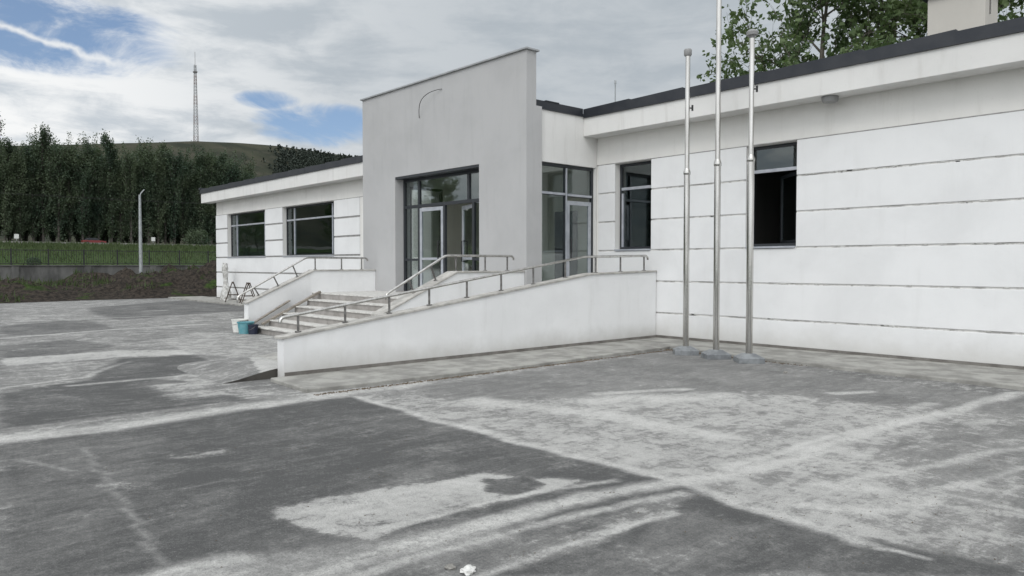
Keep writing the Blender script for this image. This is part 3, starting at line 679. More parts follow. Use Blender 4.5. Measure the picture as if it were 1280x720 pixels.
MB().box(OX0, OX1, PY + .02, 11.4, .885, .915).build('threshold', 'step_stone', ent)

# ---- side door in the hall wall beside the ramp
SX = -11.66
sdo = MB()
for y0, y1, z0, z1 in ((11.15, 11.20, .9, 3.82), (12.87, 12.93, .9, 3.82), (11.20, 12.87, 3.75, 3.82), (11.20, 12.0, 3.13, 3.20), (12.0, 12.06, .9, 3.75), (12.06, 12.87, 3.12, 3.19), (11.20, 12.0, .9, .97)):
    sdo.box(SX - .035, SX + .035, y0, y1, z0, z1)
sdr = sdo.build('side_door', 'frame_dark', bld, bevel=.004)
MB().box(SX + .036, SX + .05, 12.01, 12.05, .92, 3.74).box(SX + .036, SX + .05, 11.21, 11.995, 3.14, 3.19).box(SX + .036, SX + .05, 12.065, 12.86, 3.13, 3.18).build('frame', 'frame_light', sdr)
for y0, y1, z0, z1 in ((11.20, 12.0, .97, 3.13), (11.20, 12.0, 3.20, 3.75), (12.06, 12.87, 3.19, 3.75)):
    MB().box(SX - .006, SX + .006, y0, y1, z0, z1).build('pane', 'glass_clear', sdr)
for y0, y1, z0, z1 in ((11.15, 11.20, .9, 3.82), (13.18, 13.25, .9, 3.82), (11.20, 13.18, 3.75, 3.82), (12.1, 12.16, .9, 3.75)): MB().box(-17.92, -17.86, y0, y1, z0, z1).build('daylight_opening_frame', 'frame_dark', bld)  # frames of an unglazed left opening, added to let daylight into the hall
leaf((SX + .005, 12.862), R(-90), .795, sdr, mid=None, hand=.86)
adopt(bld)

# ================================================================ STAIRS
SL, SR = -17.45, -11.55          # inner faces of the side walls
st = empty('entrance_stairs', (-14.5, 8, 0), label='grey stone entrance steps between white side walls with steel handrails', cat='stairs')
ys_ = [8.85, 8.52, 8.19, 7.86, 7.53, 7.20]
MB().box(SL + .0, SR - .30, 8.85, PY, 0, .868).build('landing', 'step_stone', st)
for i in range(6):
    z = .9 - .15 * i; y0 = ys_[i]; y1 = ys_[i - 1] if i else PY
    x0, x1 = SL + .34 + .0, SR - .302
    if i == 0: x0 = SL + .003
    so_ = MB().box(x0, x1, y0 + .02, (y1 + .02 if i else PY), 0 if i else .869, z - .032).build('step', 'step_stone', st)
    MB().box(x0 - .004, x1, y0 - .012, (y1 + .02 if i else PY), z - .031, z).build('tread', 'step_edge', so_, bevel=.005)
def top_prof(pts, th=0, off=0): return [(y, z + off) for y, z in pts]
def side_wall(parent, x0, x1, prof, ybase, mat='ramp_white'):
    poly = [(prof[0][0], 0)] + prof + [(prof[-1][0], 0)]
    o_ = MB().prismx(x0, x1, poly).build('side_wall', mat, parent)
    cp_ = [(prof[0][0] - .035, prof[0][1] - .012)] + prof[1:]; t_ = .035
    MB().prismx(x0 - .025, x1 + .025, [(y, z + .002) for y, z in cp_] + [(y, z + .002 + t_) for y, z in reversed(cp_)]).build('coping', 'coping_stone', o_, bevel=.005)
    return o_
prof = [(7.20, .68), (8.92, 1.44), (PY - .003, 1.44)]
side_wall(st, SL - .25, SL, prof, 0); side_wall(st, SR - .30, SR, prof, 0)
def rail(parent, x, pts, posts, wall, perp=True, r=.024, hook=True, drop=.17):
    ln = [Vector((x, y, z)) for y, z in pts]
    path = list(ln)
    # hooked ends turned down and rounded corners
    def rnd(pp):
        out = [pp[0]]
        for i in range(1, len(pp) - 1):
            a, b_, c3 = pp[i - 1], pp[i], pp[i + 1]; u = (a - b_).normalized() * .08; v3 = (c3 - b_).normalized() * .08
            for k_ in range(5):
                t_ = k_ / 4; out.append((b_ + u) * (1 - t_) ** 2 + b_ * 2 * t_ * (1 - t_) + (b_ + v3) * t_ ** 2)
        return out + [pp[-1]]
    if hook:
        d0 = (ln[0] - ln[1]).normalized(); path = [ln[0] + Vector((0, -.03, -drop)), ln[0] + d0 * .04] + ln[1:]
        d1 = (ln[-1] - ln[-2]).normalized(); path = path + [ln[-1] + d1 * .01 + Vector((0, .0, -.07))]
    ro = MB().tube(rnd(path), r, 12).build('handrail', 'steel', parent, smooth=True)
    for (y, zt, yb, zb) in posts:
        p_ = MB().tube([(x, yb, zb), (x, y, zt)], .018, 8).tube([(x, yb, zb - .005), (x, yb, zb + .012)], .045, 12)
        p_.build('post', 'steel_dull', ro, smooth=True)
    return ro
def zi(prof_, y): return float(np.interp(y, [q[0] for q in prof_], [q[1] for q in prof_]))
rp = [(7.02, .86), (8.75, 1.78), (10.52, 1.78)]
wp = [(7.20, .715), (8.92, 1.477), (10.70, 1.477)]
n2 = Vector((-(1.78 - .86), (8.75 - 7.02))).normalized()
def stair_posts():
    out = []
    for s0 in (.42, .98, 1.55):
        dirv = Vector((8.75 - 7.02, 1.78 - .86)).normalized(); q = Vector((7.02, .86)) + dirv * s0
        b_ = q - n2 * .27; b_.y = zi(wp, b_.x); out.append((q.x, q.y, b_.x, b_.y))
    for y in (9.0, 9.75, 10.35): out.append((y, 1.78, y, 1.477))
    return out
rail(st, SL - .12, rp, stair_posts(), wp)
rail(st, SR - .15, [(7.42, 1.073), (8.75, 1.78), (10.52, 1.78)], stair_posts()[1:], wp, drop=.05)
adopt(st)

# ================================================================ RAMP
ra = empty('access_ramp', (-10.8, 8, 0), label='long sloping white access ramp wall with steel handrail in front of the side door', cat='ramp')
rprof = [(4.55, .575), (10.9, 1.40), (12.93, 1.445)]
MB().prismx(SR + .004, -10.034, [(4.56, 0), (4.56, .10), (10.9, .895), (12.93, .895), (12.93, 0)]).build('deck', 'concrete', ra)
side_wall(ra, -10.03, -9.83, rprof, 0)
MB().box(-9.829, -9.81, 4.56, 12.93, .02, .10).build('plinth', 'plinth_dark', ra)
rrl = [(4.58, .86), (10.8, 1.755), (12.78, 1.79)]
py = [4.82, 5.57, 6.34, 7.1, 7.88, 8.65, 9.43, 10.27, 11.13, 11.89, 12.66]
wpr = [(y, z + .037) for y, z in rprof]
rail(ra, -9.94, rrl, [(y, zi(rrl, y), y, zi(wpr, y)) for y in py], wpr, drop=.06)
adopt(ra)

# ================================================================ FLAGPOLES
def flagpole(x, y, top, joint, r1, r2, cap, label, rot):
    root = empty('flagpole', (x, y, 0), label=label, cat='flagpole', group='steel flagpoles standing by the facade'); root.rotation_euler = (0, 0, rot)
    MB().tube([(0, 0, .12), (0, 0, joint)], r1, 20).build('pole', 'steel', root, smooth=True)
    MB().tube([(0, 0, joint + .03), (0, 0, top)], r2, 20).build('upper_pole', 'steel', root, smooth=True)
    MB().lathe((0, 0, joint), [(r1 + .004, -.03), (r1 + .010, -.01), (r1 + .010, .02), (r2 + .006, .07), (r2 + .002, .09)], 20).build('joint_collar', 'steel', root, smooth=True)
    MB().add([(-.21, -.18, .0), (.21, -.18, .0), (.21, .18, .0), (-.21, .18, .0), (-.21, -.18, .085), (.21, -.18, .085), (.21, .18, .085), (-.21, .18, .085),
              (-.09, -.08, .15), (.09, -.08, .15), (.09, .08, .15), (-.09, .08, .15)],
             [(0, 3, 2, 1), (0, 1, 5, 4), (1, 2, 6, 5), (2, 3, 7, 6), (3, 0, 4, 7), (4, 5, 9, 8), (5, 6, 10, 9), (6, 7, 11, 10), (7, 4, 8, 11), (8, 9, 10, 11)]).build('base', 'base_plate_grey', root, bevel=.006)
    if cap == 'flat': MB().lathe((0, 0, top), [(.055, -.10), (.068, -.08), (.070, .0), (.060, .02), (.02, .03)], 20).build('cap', 'lamp_grey', root, smooth=True)
    if cap == 'dome': MB().lathe((0, 0, top), [(.04, -.10), (.05, -.06), (.09, -.05), (.095, .0), (.06, .035), (.02, .05)], 20).build('cap', 'lamp_grey', root, smooth=True)
    if cap == 'ball': MB().lathe((0, 0, top), [(.05, 0), (.06, .04), (.03, .08), (.06, .12), (.07, .17), (.05, .22), (.01, .24)], 20).build('cap', 'steel', root, smooth=True)
    zc = joint + 1.15 if cap != 'ball' else joint + 4.6
    MB().tube([(r2, 0, zc), (r2 + .05, 0, zc)], .012, 8).tube([(r2 + .045, 0, zc - .05), (r2 + .045, 0, zc + .05)], .018, 8).build('cleat', 'black_plastic', root, smooth=True)
    return root
flagpole(-7.85, 11.20, 5.38, 3.22, .052, .041, 'flat', 'steel flagpole with a flat grey cap, leftmost of the three by the facade', R(42))
flagpole(-7.17, 11.11, 8.2, 3.30, .054, .043, 'ball', 'tallest steel flagpole in the middle of three, reaching above the frame', R(50))
flagpole(-6.51, 11.05, 5.36, 3.30, .056, .040, 'dome', 'steel flagpole with a wide domed cap, nearest the open window', R(46))

# ================================================================ SMALL THINGS
lm = MB().lathe((-6.0, 12.72, 4.40), [(.06, -.015), (.12, -.005), (.135, .03), (.14, .085)], 28).build('eave_lamp', 'lamp_grey', smooth=True)
tag(lm, 'round grey lamp fixed under the white eave to the right of the flagpoles', 'lamp')
an = empty('lightning_rod', (-12.74, 15, 5.3), label='thin metal rod standing on the dark roof right of the portal', cat='rod')
MB().tube([(0, 0, 0), (0, 0, 1.02)], .016, 8).build('rod', 'galvanised', an, smooth=True); MB().box(-.08, .08, -.08, .08, -.15, .03).build('base', 'roof_metal', an)
MB().tube([(0, 0, .98), (0, 0, 1.06)], .026, 8).build('tip', 'galvanised', an, smooth=True)
cb = []
for i in range(15):
    t_ = i / 14; x = -15.36 + .95 * t_ + .0; z = 5.22 + .55 * math.sin(min(t_ * 1.55, 1.5)); y = PY - .01 - .16 * math.sin(math.pi * t_)
    cb.append((x + .02 * math.sin(5 * t_) - .14 * math.sin(math.pi * t_), y, z))
tag(MB().tube(cb, .008, 6).build('loose_cable', 'wire_black', smooth=True), 'thin black cable arching out of the upper grey portal wall', 'cable')

def bucket(x, y, r0, r1, h, mat, label, name='bucket', handle=True):
    e = empty(name, (x, y, 0), label=label, cat='bucket' if name == 'bucket' else 'tub')
    MB().lathe((0, 0, 0), [(r0, 0), (r0 + (r1 - r0) * .5, h * .5), (r1, h), (r1 + .012, h - .015), (r1 + .012, h + .004), (r1 - .006, h + .004), (r0 - .012, .02), (.005, .02)], 28).build('body', mat, e, smooth=True)
    if handle:
        pts = [((r1 + .01) * math.cos(a), (r1 + .01) * math.sin(a) * .9, h - .03 - .09 * math.sin(a)) for a in [math.pi * k_ / 12 for k_ in range(13)]]
        MB().tube([(q[0], -abs(q[1]) - .0, q[2]) for q in pts], .004, 6).build('handle', 'steel_dull', e, smooth=True)
    return e
bucket(-17.56, 7.03, .15, .18, .30, 'bucket_white', 'white plaster bucket at the foot of the stair wall')
bucket(-17.08, 6.98, .15, .185, .27, 'tub_teal', 'teal blue plastic tub beside the white bucket at the stairs', name='tub', handle=False)
bucket(-16.80, 7.04, .10, .115, .22, 'navy_plastic', 'small dark bucket half behind the teal tub on the ground', handle=True)
# loose planks on the left of the steps
def beam(a, b_, w_, t_, name, mat, label, cat):
    a = Vector(a); b_ = Vector(b_); d_ = (b_ - a).normalized(); s2 = d_.cross(Vector((0, 0, 1))).normalized(); u = s2.cross(d_)
    q = [a + s2 * (i * w_ / 2) + u * (j * t_ / 2) for i, j in ((-1, -1), (1, -1), (1, 1), (-1, 1))] + [b_ + s2 * (i * w_ / 2) + u * (j * t_ / 2) for i, j in ((-1, -1), (1, -1), (1, 1), (-1, 1))]
    return tag(MB().add(q, [(3, 2, 1, 0), (4, 5, 6, 7), (0, 1, 5, 4), (1, 2, 6, 5), (2, 3, 7, 6), (3, 0, 4, 7)]).build(name, mat, bevel=.004), label, cat)
beam((-17.02, 7.35, .20), (-17.02, 8.85, .93), .10, .05, 'plank', 'plank_wood', 'long weathered board lying up the left side of the steps', 'plank')
beam((-17.30, 7.15, .16), (-17.36, 8.2, .72), .09, .03, 'plank', 'plank_wood', 'shorter board resting against the left stair wall', 'plank')
# A-frame trestles in front of the left wing
def trestle(x, y, rot, label, h=.78):
    e = empty('trestle', (x, y, .06), label=label, cat='trestle', group='black trestles by the left wing'); e.rotation_euler = (0, 0, rot)
    for sx in (-.30, .30):
        for sy in (-1, 1):
            MB().tube([(sx, sy * .30, 0), (sx * .8, sy * .035, h)], .020, 8).build('leg', 'rust_dark', e, smooth=True)
    MB().box(-.32, .32, -.045, .045, h - .01, h + .05).build('top_bar', 'rust_dark', e, bevel=.004)
    br = MB()
    for sx in (-.28, .28): br.tube([(sx, -.19, h * .38), (sx, .19, h * .38)], .012, 6)
    br.build('brace', 'rust_dark', e, smooth=True)
trestle(-30.9, 12.1, R(158), 'black metal trestle nearer the corner of the left wing')
trestle(-29.3, 12.1, R(165), 'black metal trestle closer to the stair handrail')
# tall plastic-wrapped bundle against the left wing
bw = []; rb_ = random.Random(5)
bm = bmesh.new(); n_ = 22; lev = 30; vs = []
for i in range(lev + 1):
    t_ = i / lev; z = 1.62 * t_; rr_ = .14 + .13 * max(0, 1 - t_ * 2.2) + .03 * math.sin(t_ * 9) - .05 * max(0, t_ - .8) * 5
    cx = .05 * math.sin(t_ * 5); 
    for k_ in range(n_):
        a = 2 * math.pi * k_ / n_; q = rr_ * (1 + .22 * (rb_.random() - .5)); vs.append((cx + q * math.cos(a), q * .8 * math.sin(a), z))
fs = [(i * n_ + k_, i * n_ + (k_ + 1) % n_, (i + 1) * n_ + (k_ + 1) % n_, (i + 1) * n_ + k_) for i in range(lev) for k_ in range(n_)] + [tuple(range(n_ - 1, -1, -1)), tuple(range(lev * n_, lev * n_ + n_))]
o_ = MB().add(vs, fs).build('wrapped_bundle', 'plastic_wrap', smooth=True); o_.location = (-32.6, 12.45, .06)
tag(o_, 'tall crumpled plastic-wrapped bundle standing against the left wing near its corner', 'bundle')
# rubble: stones, plaster lump, grit along the pavement edges
def rock(x, y, s, mat, name, label, cat, seed, flat=.6, group=None):
    bm = bmesh.new(); bmesh.ops.create_icosphere(bm, subdivisions=3, radius=1); r_ = random.Random(seed); ph = [r_.uniform(0, 6) for _ in range(6)]
    for v_ in bm.verts:
        c3 = v_.co; k_ = 1 + .22 * math.sin(3 * c3.x + ph[0]) * math.sin(4 * c3.y + ph[1]) + .14 * math.sin(7 * c3.z + ph[2]) * math.sin(6 * c3.x + ph[3]) + r_.uniform(-.05, .05)
        v_.co = Vector((c3.x * k_ * s, c3.y * k_ * s * .8, c3.z * k_ * s * flat))
    me = bpy.data.meshes.new(name); bm.to_mesh(me); bm.free(); me.materials.append(MATS[mat]); ob = bpy.data.objects.new(name, me); COL.objects.link(ob); ob.location = (x, y, s * flat * .45); ob.rotation_euler = (0, 0, ph[4])
    return tag(ob, label, cat, group)
rock(-5.50, 10.35, .035, 'stone_grey', 'stone', 'small stone on the asphalt right of the flagpole bases', 'stone', 1)
rock(-3.02, 2.40, .045, 'plaster_lump', 'plaster_lump', 'white lump of plaster on the asphalt at the bottom of the picture', 'lump', 2, .45)
rock(-3.12, 2.36, .028, 'stone_grey', 'stone', 'dark stone touching the white plaster lump', 'stone', 3, .5)
rock(-39.3, 14.9, .16, 'plaster_lump', 'stone', 'pale stone on the soil heap by the left wing corner', 'stone', 6)
gr_ = MB(); rg = random.Random(9)
def crumb(x, y, z, s):
    a = rg.uniform(0, 6.28); q = [(x + s * math.cos(a + k_ * 2.09) * rg.uniform(.6, 1.2), y + s * math.sin(a + k_ * 2.09) * rg.uniform(.6, 1.2), z) for k_ in range(3)]
    gr_.add(q + [(x, y, z + s * rg.uniform(.4, .9))], [(0, 1, 3), (1, 2, 3), (2, 0, 3)])
for i in range(5200):
    t_ = rg.random()
    if i % 3: x = -8.55 + t_ * 9; y = 11.62 - (x + 8.55) * .047 - abs(rg.gauss(0, .045)) - .01
    else: y = 4.3 + t_ * 7.3; x = -8.45 + abs(rg.gauss(0, .04)) + .0
    crumb(x, y, -.002, rg.uniform(.005, .026))
for i in range(500): x = rg.gauss(-7.0, .7); crumb(x, 11.42 - (x + 7.0) * .05 + rg.gauss(0, .07), 0.004, rg.uniform(.008, .026))
for i in range(1500): crumb(rg.uniform(-9, -.5), rg.uniform(1.4, 11), .003, rg.uniform(.002, .008))
tag(gr_.build('grit', 'dead_leaf'), kind='stuff', label='soil crumbs and grit scattered along the pavement edge and over the asphalt', cat='grit')

# ================================================================ FENCE, WALL, ROAD SIDE
rw = MB().box(-55.25, -55.0, -30, 60, -.1, 1.53)
for i in range(-8, 16): rw.box(-54.998, -54.94, i * 4 - .2, i * 4 + .2, -.1, 1.50)
rw = rw.build('retaining_wall', 'retaining_concrete'); tag(rw, 'weathered grey concrete retaining wall behind the soil heaps', 'wall')
MB().box(-55.30, -54.93, -30, 60, 1.532, 1.59).build('coping', 'retaining_concrete', rw)
fe = empty('fence', (-55.12, 10, 1.59), label='black metal picket fence on top of the retaining wall', cat='fence')
for i in range(-12, 26):
    y = 7.81 + 2.0 * i
    MB().box(-55.16, -55.08, y - .04, y + .04, 1.59, 2.62).build('post', 'fence_black', fe)
    pk = MB().box(-55.14, -55.10, y + .04, y + 1.96, 1.66, 1.70).box(-55.14, -55.10, y + .04, y + 1.96, 2.50, 2.54)
    for k_ in range(1, 14): pk.box(-55.13, -55.11, y + k_ * .143 - .010, y + k_ * .143 + .010, 1.705, 2.495)
    for k_ in range(1, 14): pk.box(-55.13, -55.11, y + k_ * .143 - .010, y + k_ * .143 + .010, 2.545, 2.60)
    pk.build('picket_panel', 'fence_black', fe)
adopt(fe)
lp = empty('street_lamp', (-52, 14.4, soil_z(-52, 14.4) - .1), label='slim galvanised street lamp post with a short raised arm behind the soil heap', cat='street lamp')
MB().tube([(0, 0, 0), (0, 0, 3), (0, 0, 5.6)], [.12, .10, .07], 14).build('pole', 'galvanised', lp, smooth=True)
MB().tube([(0, 0, 5.5), (.0, .07, 5.7), (.0, .28, 5.95)], .035, 8).build('arm', 'galvanised', lp, smooth=True)
MB().lathe((0, 0, 0), [(.17, 0), (.17, .06), (.12, .10)], 16).build('base', 'galvanised', lp, smooth=True)
for i, (y, zt_) in enumerate(((21.5, 0), (42.6, 0))):
    e = empty('road_sign', (-141, y * .966, tz(-141, y) + .2), label=('small white road sign on the far left at the edge of the wood', 'small white road sign beyond the street lamp at the edge of the wood')[i], cat='sign')
    MB().box(.0, .03, -.32, .32, .75, 1.45).build('panel', 'sign_white', e); MB().tube([(-.02, 0, -.2), (-.02, 0, 1.3)], .04, 6).build('post', 'galvanised', e)
# a small red car passing on the road
car = empty('parked_car', (-143.5, 32.3, tz(-145, 33) + .05), label='small red car on the road in front of the wood', cat='car'); car.rotation_euler = (0, 0, R(90)); car.scale = (.85, .85, .8)
MB().add([(x, y, z) for y in (-.85, .85) for x, z in ((-2.1, .35), (2.1, .35), (2.1, .75), (1.1, .92), (-1.9, .95), (-2.1, .8))], [(0, 1, 2, 3, 4, 5), (11, 10, 9, 8, 7, 6)] + [(i, i + 6, (i + 1) % 6 + 6, (i + 1) % 6) for i in range(6)]).build('body', 'car_red', car, bevel=.05)
MB().add([(x, y, z) for y in (-.72, .72) for x, z in ((-1.7, .955), (1.0, .93), (.4, 1.42), (-1.2, 1.45))], [(0, 1, 2, 3), (7, 6, 5, 4)] + [(i, i + 4, (i + 1) % 4 + 4, (i + 1) % 4) for i in range(4)]).build('cabin', 'frame_dark', car, bevel=.04)
for x in (-1.3, 1.3):
    for y in (-.86, .86): MB().tube([(x, y - .09, .32), (x, y + .09, .32)], .32, 16).build('wheel', 'black_plastic', car)
# power line along the road
pl = []
def ppole(y):
    e = empty('utility_pole', (-132, y, tz(-132, y)), label='x', cat='utility pole')
    MB().tube([(0, 0, 0), (0, 0, 9.4)], [.16, .10], 10).build('pole', 'bark_far', e); MB().box(-1, 1, -.06, .06, 8.7, 8.85).build('crossarm', 'bark_far', e); return e
a_, b_ = ppole(-28), ppole(88)
a_['label'] = 'wooden utility pole off to the left at the near end of the wires'; b_['label'] = 'wooden utility pole behind the left wing at the far end of the wires'
for sx in (-.9, .9):
    pts = []
    for i in range(25):
        t_ = i / 24; y = -28 + 116 * t_; pts.append((-132 + sx, y, (tz(-132, -28) + 8.9) * (1 - t_) + (tz(-132, 88) + 8.9) * t_ - 2.6 * 4 * t_ * (1 - t_) * .5))
    tag(MB().tube(pts, .018, 5).build('power_cable', 'wire_black', smooth=True), 'thin overhead power cable crossing in front of the dark wood', 'cable', 'overhead wires')

# ================================================================ MAST
ms = empty('radio_mast', (-600, 207.5, tz(-600, 207.5) - 1), label='tall slim red and white lattice radio mast on the hill', cat='mast')
def mast_r(z): return 2.2 - 1.3 * z / 62
for s0 in range(8):
    z0, z1 = s0 * 7.75, s0 * 7.75 + 7.75; m_ = MB()
    for k_ in range(4):
        a = math.pi / 4 + k_ * math.pi / 2; a2 = a + math.pi / 2
        P = lambda aa, z: Vector((mast_r(z) * math.cos(aa), mast_r(z) * math.sin(aa), z))
        m_.tube([P(a, z0), P(a, z1)], .15, 5)
        for j in range(3):
            za = z0 + (z1 - z0) * j / 3; zb = z0 + (z1 - z0) * (j + 1) / 3; m_.tube([P(a, za), P(a2, zb)], .10, 4); m_.tube([P(a2, za), P(a, zb)], .10, 4)
    m_.build('lattice_section', 'mast_red' if s0 % 2 == 0 else 'mast_white', ms)
MB().tube([(0, 0, 62), (0, 0, 72)], .16, 6).build('antenna', 'steel_dull', ms)
MB().box(-1.3, 1.3, -1.3, 1.3, 56, 57).build('platform', 'steel_dull', ms)

# ================================================================ TREES
nr = np.random.RandomState(3)
def leafcloud(pts, size, name, mat, jitter=.35, seed=1, flat=0.):
    """one small folded leaf face per point, random attitudes"""
    rs = np.random.RandomState(seed); n = len(pts); pts = np.asarray(pts, float)
    a = rs.normal(size=(n, 3)); a[:, 2] *= (1 - flat); a /= np.linalg.norm(a, axis=1)[:, None]
    b_ = np.cross(a, rs.normal(size=(n, 3))); b_ /= np.linalg.norm(b_, axis=1)[:, None]
    s_ = size * (1 + jitter * (rs.rand(n) * 2 - 1)); a *= s_[:, None]; b_ *= (s_ * .72)[:, None]
    co = np.stack([pts - a, pts + b_ * .8 - a * .15, pts + a, pts - b_ * .8 - a * .15], 1).reshape(-1, 3).astype(np.float32)
    me = bpy.data.meshes.new(name); me.vertices.add(4 * n); me.vertices.foreach_set('co', co.ravel()); me.loops.add(4 * n)
    me.loops.foreach_set('vertex_index', np.arange(4 * n, dtype=np.int32)); me.polygons.add(n); me.polygons.foreach_set('loop_start', np.arange(0, 4 * n, 4, dtype=np.int32))
    me.update(calc_edges=True); me.materials.append(MATS[mat]); return me
def obj_from(me, name, parent):
    o2 = bpy.data.objects.new(name, me); COL.objects.link(o2); o2.parent = parent; return o2
def copy_tree(o2, parent=None):
    c3 = o2.copy(); COL.objects.link(c3); c3.parent = parent
    for ch_ in o2.children: copy_tree(ch_, c3)
    return c3
# -- the wood: narrow upright trees
WOODL = 'tall narrow dark tree of the wood beyond the road, one among many alike'
def wood_tree(seed, h, rad):
    r_ = random.Random(seed); e = empty('tall_tree', (0, 0, 0), label=WOODL, cat='tree', group='trees of the dark wood beyond the road')
    tr_ = MB().tube([(0, 0, -.3), (r_.uniform(-.2, .2), r_.uniform(-.2, .2), h * .5), (r_.uniform(-.3, .3), r_.uniform(-.3, .3), h * .95)], [.22, .14, .04], 7)
    pts = []; nb = 60
    for i in range(nb):
        t_ = .04 + .94 * (i / nb) ** .95; z = h * t_; a = r_.uniform(0, 6.28)
        ln = rad * (1.0 - .62 * abs((t_ - .45) / .6) ** 2.2) * r_.uniform(.5, 1.25); tipv = Vector((math.cos(a) * ln, math.sin(a) * ln, z + ln * r_.uniform(1.6, 3.2)))
        tr_.tube([(0, 0, z), tipv * .5 + Vector((0, 0, z * .5)), tipv], [.06, .035, .012], 4, False)
        for k_ in range(105):
            s_ = r_.uniform(.2, 1.08); q = Vector((0, 0, z)).lerp(tipv, s_); pts.append((q.x + r_.gauss(0, .26), q.y + r_.gauss(0, .26), q.z + r_.gauss(0, .42)))
    tr_.build('trunk', 'bark_far', e, smooth=True)
    obj_from(leafcloud(pts, .165, 'crown', 'leaf_far', seed=seed), 'crown', e)
    return e
protos = [wood_tree(s_, h_, r_) for s_, h_, r_ in ((1, 17.6, 1.7), (2, 18.6, 1.8), (3, 15.5, 1.9), (4, 18.0, 2.1), (5, 14.0, 2.1), (6, 17.4, 1.5))]
used = set(); rt = random.Random(15)
spots = []
y = -6.0
while y < 74: spots.append((-152 + rt.uniform(-1, 1), y)); y += rt.uniform(1.3, 2.2)
y = -6.0
while y < 76: spots.append((-157 + rt.uniform(-1.5, 1.5), y)); y += rt.uniform(1.6, 2.6)
y = -6.0
while y < 80: spots.append((-164 + rt.uniform(-2.5, 2.5), y)); y += rt.uniform(1.6, 2.8)
y = -6.0
while y < 84: spots.append((-173 + rt.uniform(-2.5, 2.5), y)); y += rt.uniform(1.8, 3.0)
for i, (x, y) in enumerate(spots):
    k_ = i % 6; o2 = protos[k_] if k_ not in used else copy_tree(protos[k_]); used.add(k_)
    o2.location = (x, y, tz(x, y)); s_ = rt.uniform(.82, 1.08)
    # the skyline of the wood dips and rises; smaller trees towards its right-hand end
    yy = y * 150 / -x; s_ *= float(np.interp(yy, [-6, 24, 32, 38, 42, 46, 50, 56, 61, 66, 84], [.95, 1.0, .96, .94, 1.06, .98, .93, 1.0, .93, .70, .45]))
    o2.scale = (s_, s_, s_); o2.rotation_euler = (0, 0, rt.uniform(0, 6.28))
# low bushes along the foot of the wood
for i, (x, y, s_, lab) in enumerate(((-143, 49.5, 2.4, 'round dark bush at the foot of the wood right of the street lamp'), (-57.5, 9.4, .42, 'small dark bush just behind the fence on the left'),)):
    r_ = random.Random(70 + i); e = empty('bush', (x, y, tz(x, y)), label=lab, cat='bush')
    pts = []
    for k_ in range(1600):
        v_ = Vector((r_.gauss(0, 1), r_.gauss(0, 1), r_.gauss(0, 1))).normalized() * r_.uniform(.5, 1) ** .5 * s_ * (1 + .15 * math.sin(k_ * .37)); pts.append((v_.x, v_.y, abs(v_.z + s_ * .7) * .8))
    obj_from(leafcloud(pts, .07 * s_, 'foliage', 'leaf_far', seed=90 + i), 'foliage', e)
    MB().tube([(0, 0, -.1), (0, 0, s_ * .6)], .05 * s_, 6).build('stem', 'bark_far', e)
# -- wooded shoulder of the hill
pts = []; rh = random.Random(33)
for i in range(2000):
    x = -rh.uniform(440, 540); u0 = rh.uniform(0, 1) ; yy = (262 + 101 * u0) + rh.gauss(0, 4) ; y = yy * -x / 600
    if rh.random() > min(1, 3.0 * u0 - rh.uniform(0, .25)): continue
    z = tz(x, y); h = rh.uniform(3, 5.2)
    for k_ in range(26):
        s_ = rh.random(); pts.append((x + rh.gauss(0, 1.0) * (1.1 - s_), y + rh.gauss(0, 1.0) * (1.1 - s_), z + h * s_))
hw = bpy.data.objects.new('hillside_wood', leafcloud(pts, .8, 'hillside_wood', 'leaf_hill', seed=6)); COL.objects.link(hw)
tag(hw, 'far-off dark wood on the shoulder of the hill behind the left wing', 'wood', kind='stuff')
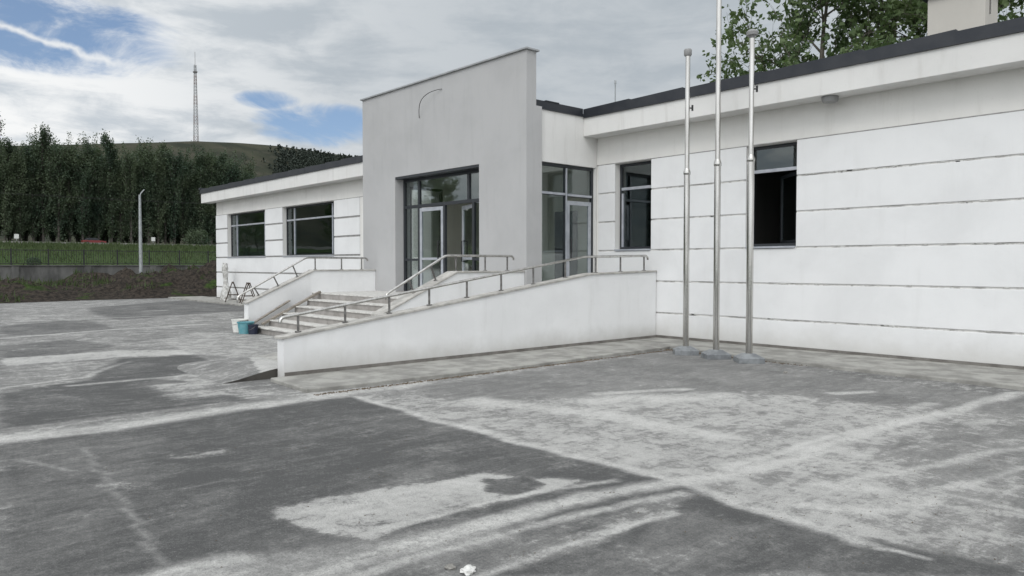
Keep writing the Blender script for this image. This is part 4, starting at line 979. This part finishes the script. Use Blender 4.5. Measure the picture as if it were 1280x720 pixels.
# -- broadleaf trees
def broadleaf(seed, h, spread, base, label, name='poplar_tree', leafsize=.10, dens=1.0, group=None, mat='leaf_near'):
    r_ = random.Random(seed); e = empty(name, (0, 0, 0), label=label, cat='tree', group=group); tr_ = MB(); pts = []
    def branch(p_, d_, ln, rad, lvl):
        q = [p_]; rr_ = [rad]; n = 4; dd = d_.copy()
        for i in range(n):
            dd = (dd + Vector((r_.gauss(0, .13), r_.gauss(0, .13), .07 + r_.gauss(0, .06)))).normalized(); q.append(q[-1] + dd * ln / n); rr_.append(rad * (1 - .75 * (i + 1) / n))
        tr_.tube(q, rr_, 7 if lvl < 2 else 4, False)
        if lvl >= 3:
            for i in range(1, n + 1):
                for k_ in range(r_.choice([0, 1, 1, 1, 2])):
                    c3 = q[i] + Vector((r_.gauss(0, .20), r_.gauss(0, .20), r_.gauss(0, .18)))
                    for m_ in range(r_.randint(3, 6)): pts.append(tuple(c3 + Vector((r_.gauss(0, .075), r_.gauss(0, .075), r_.gauss(0, .075)))))
        if lvl < 3:
            for i in range(1, n + 1):
                for k_ in range(2 if lvl else 3):
                    a = r_.uniform(0, 6.28); sd2 = dd.orthogonal().normalized(); sd2 = Matrix.Rotation(a, 3, dd) @ sd2
                    nd = (dd * .65 + sd2 * .85 + Vector((0, 0, .25))).normalized(); branch(q[i], nd, ln * r_.uniform(.42, .62), max(rad * .42, .006), lvl + 1)
    tk = [(0, 0, -.2)]; x = y = 0; nseg = 9
    for i in range(1, nseg + 1): x += r_.gauss(0, .10); y += r_.gauss(0, .10); tk.append((x, y, h * .93 * i / nseg))
    tr_.tube(tk, [.24 * (1 - .9 * i / nseg) for i in range(nseg + 1)], 10)
    nb = int(11 * dens + 4)
    for i in range(nb):
        t_ = base + (1 - base) * (i + .5) / nb; j = min(int(t_ * nseg), nseg - 1); f2 = t_ * nseg - j; p_ = Vector(tk[j]).lerp(Vector(tk[j + 1]), f2)
        a = i * 2.4 + r_.uniform(-.4, .4); tilt = r_.uniform(.45, .9); ln = spread * (1 - .55 * t_ ** 2) * r_.uniform(.75, 1.15)
        branch(p_, Vector((math.cos(a), math.sin(a), tilt)).normalized(), ln, .085 * (1 - .6 * t_), 1)
    tr_.build('trunk', 'bark', e, smooth=True); obj_from(leafcloud(pts, leafsize, 'crown', mat, jitter=.5, seed=seed), 'crown', e)
    return e
t1 = broadleaf(101, 14.5, 3.9, .22, 'leafy green tree at the left of the group behind the right wing roof'); t1.location = (-13.6, 27.5, 0)
t2 = broadleaf(102, 16.0, 4.2, .2, 'leafy green tree in the middle of the group, left of the chimney'); t2.location = (-9.6, 30.0, 0)
t3 = broadleaf(103, 15.0, 4.2, .2, 'leafy green tree directly behind the chimney, rightmost of the group'); t3.location = (-5.0, 30.5, 0)
t4 = broadleaf(104, 13.0, 3.8, .2, 'leafy green tree at the right edge, behind the roof beyond the chimney'); t4.location = (-.6, 31.0, 0)
# -- trees across the street that the entrance glass reflects
for i, (x, y, s_) in enumerate(((-62, -24, .62), (-76, -34, .8), (-78, -20, .6), (-100, -30, .9), (-46, -38, .6), (-90, -12, .7))):
    o2 = copy_tree(t2); o2.location = (x, y, 0); o2.scale = (s_, s_, s_); o2.rotation_euler = (0, 0, i * 1.7)
    o2['label'] = 'green tree across the yard, seen only as a reflection in the entrance glass'; o2['group'] = 'trees reflected in the glass'
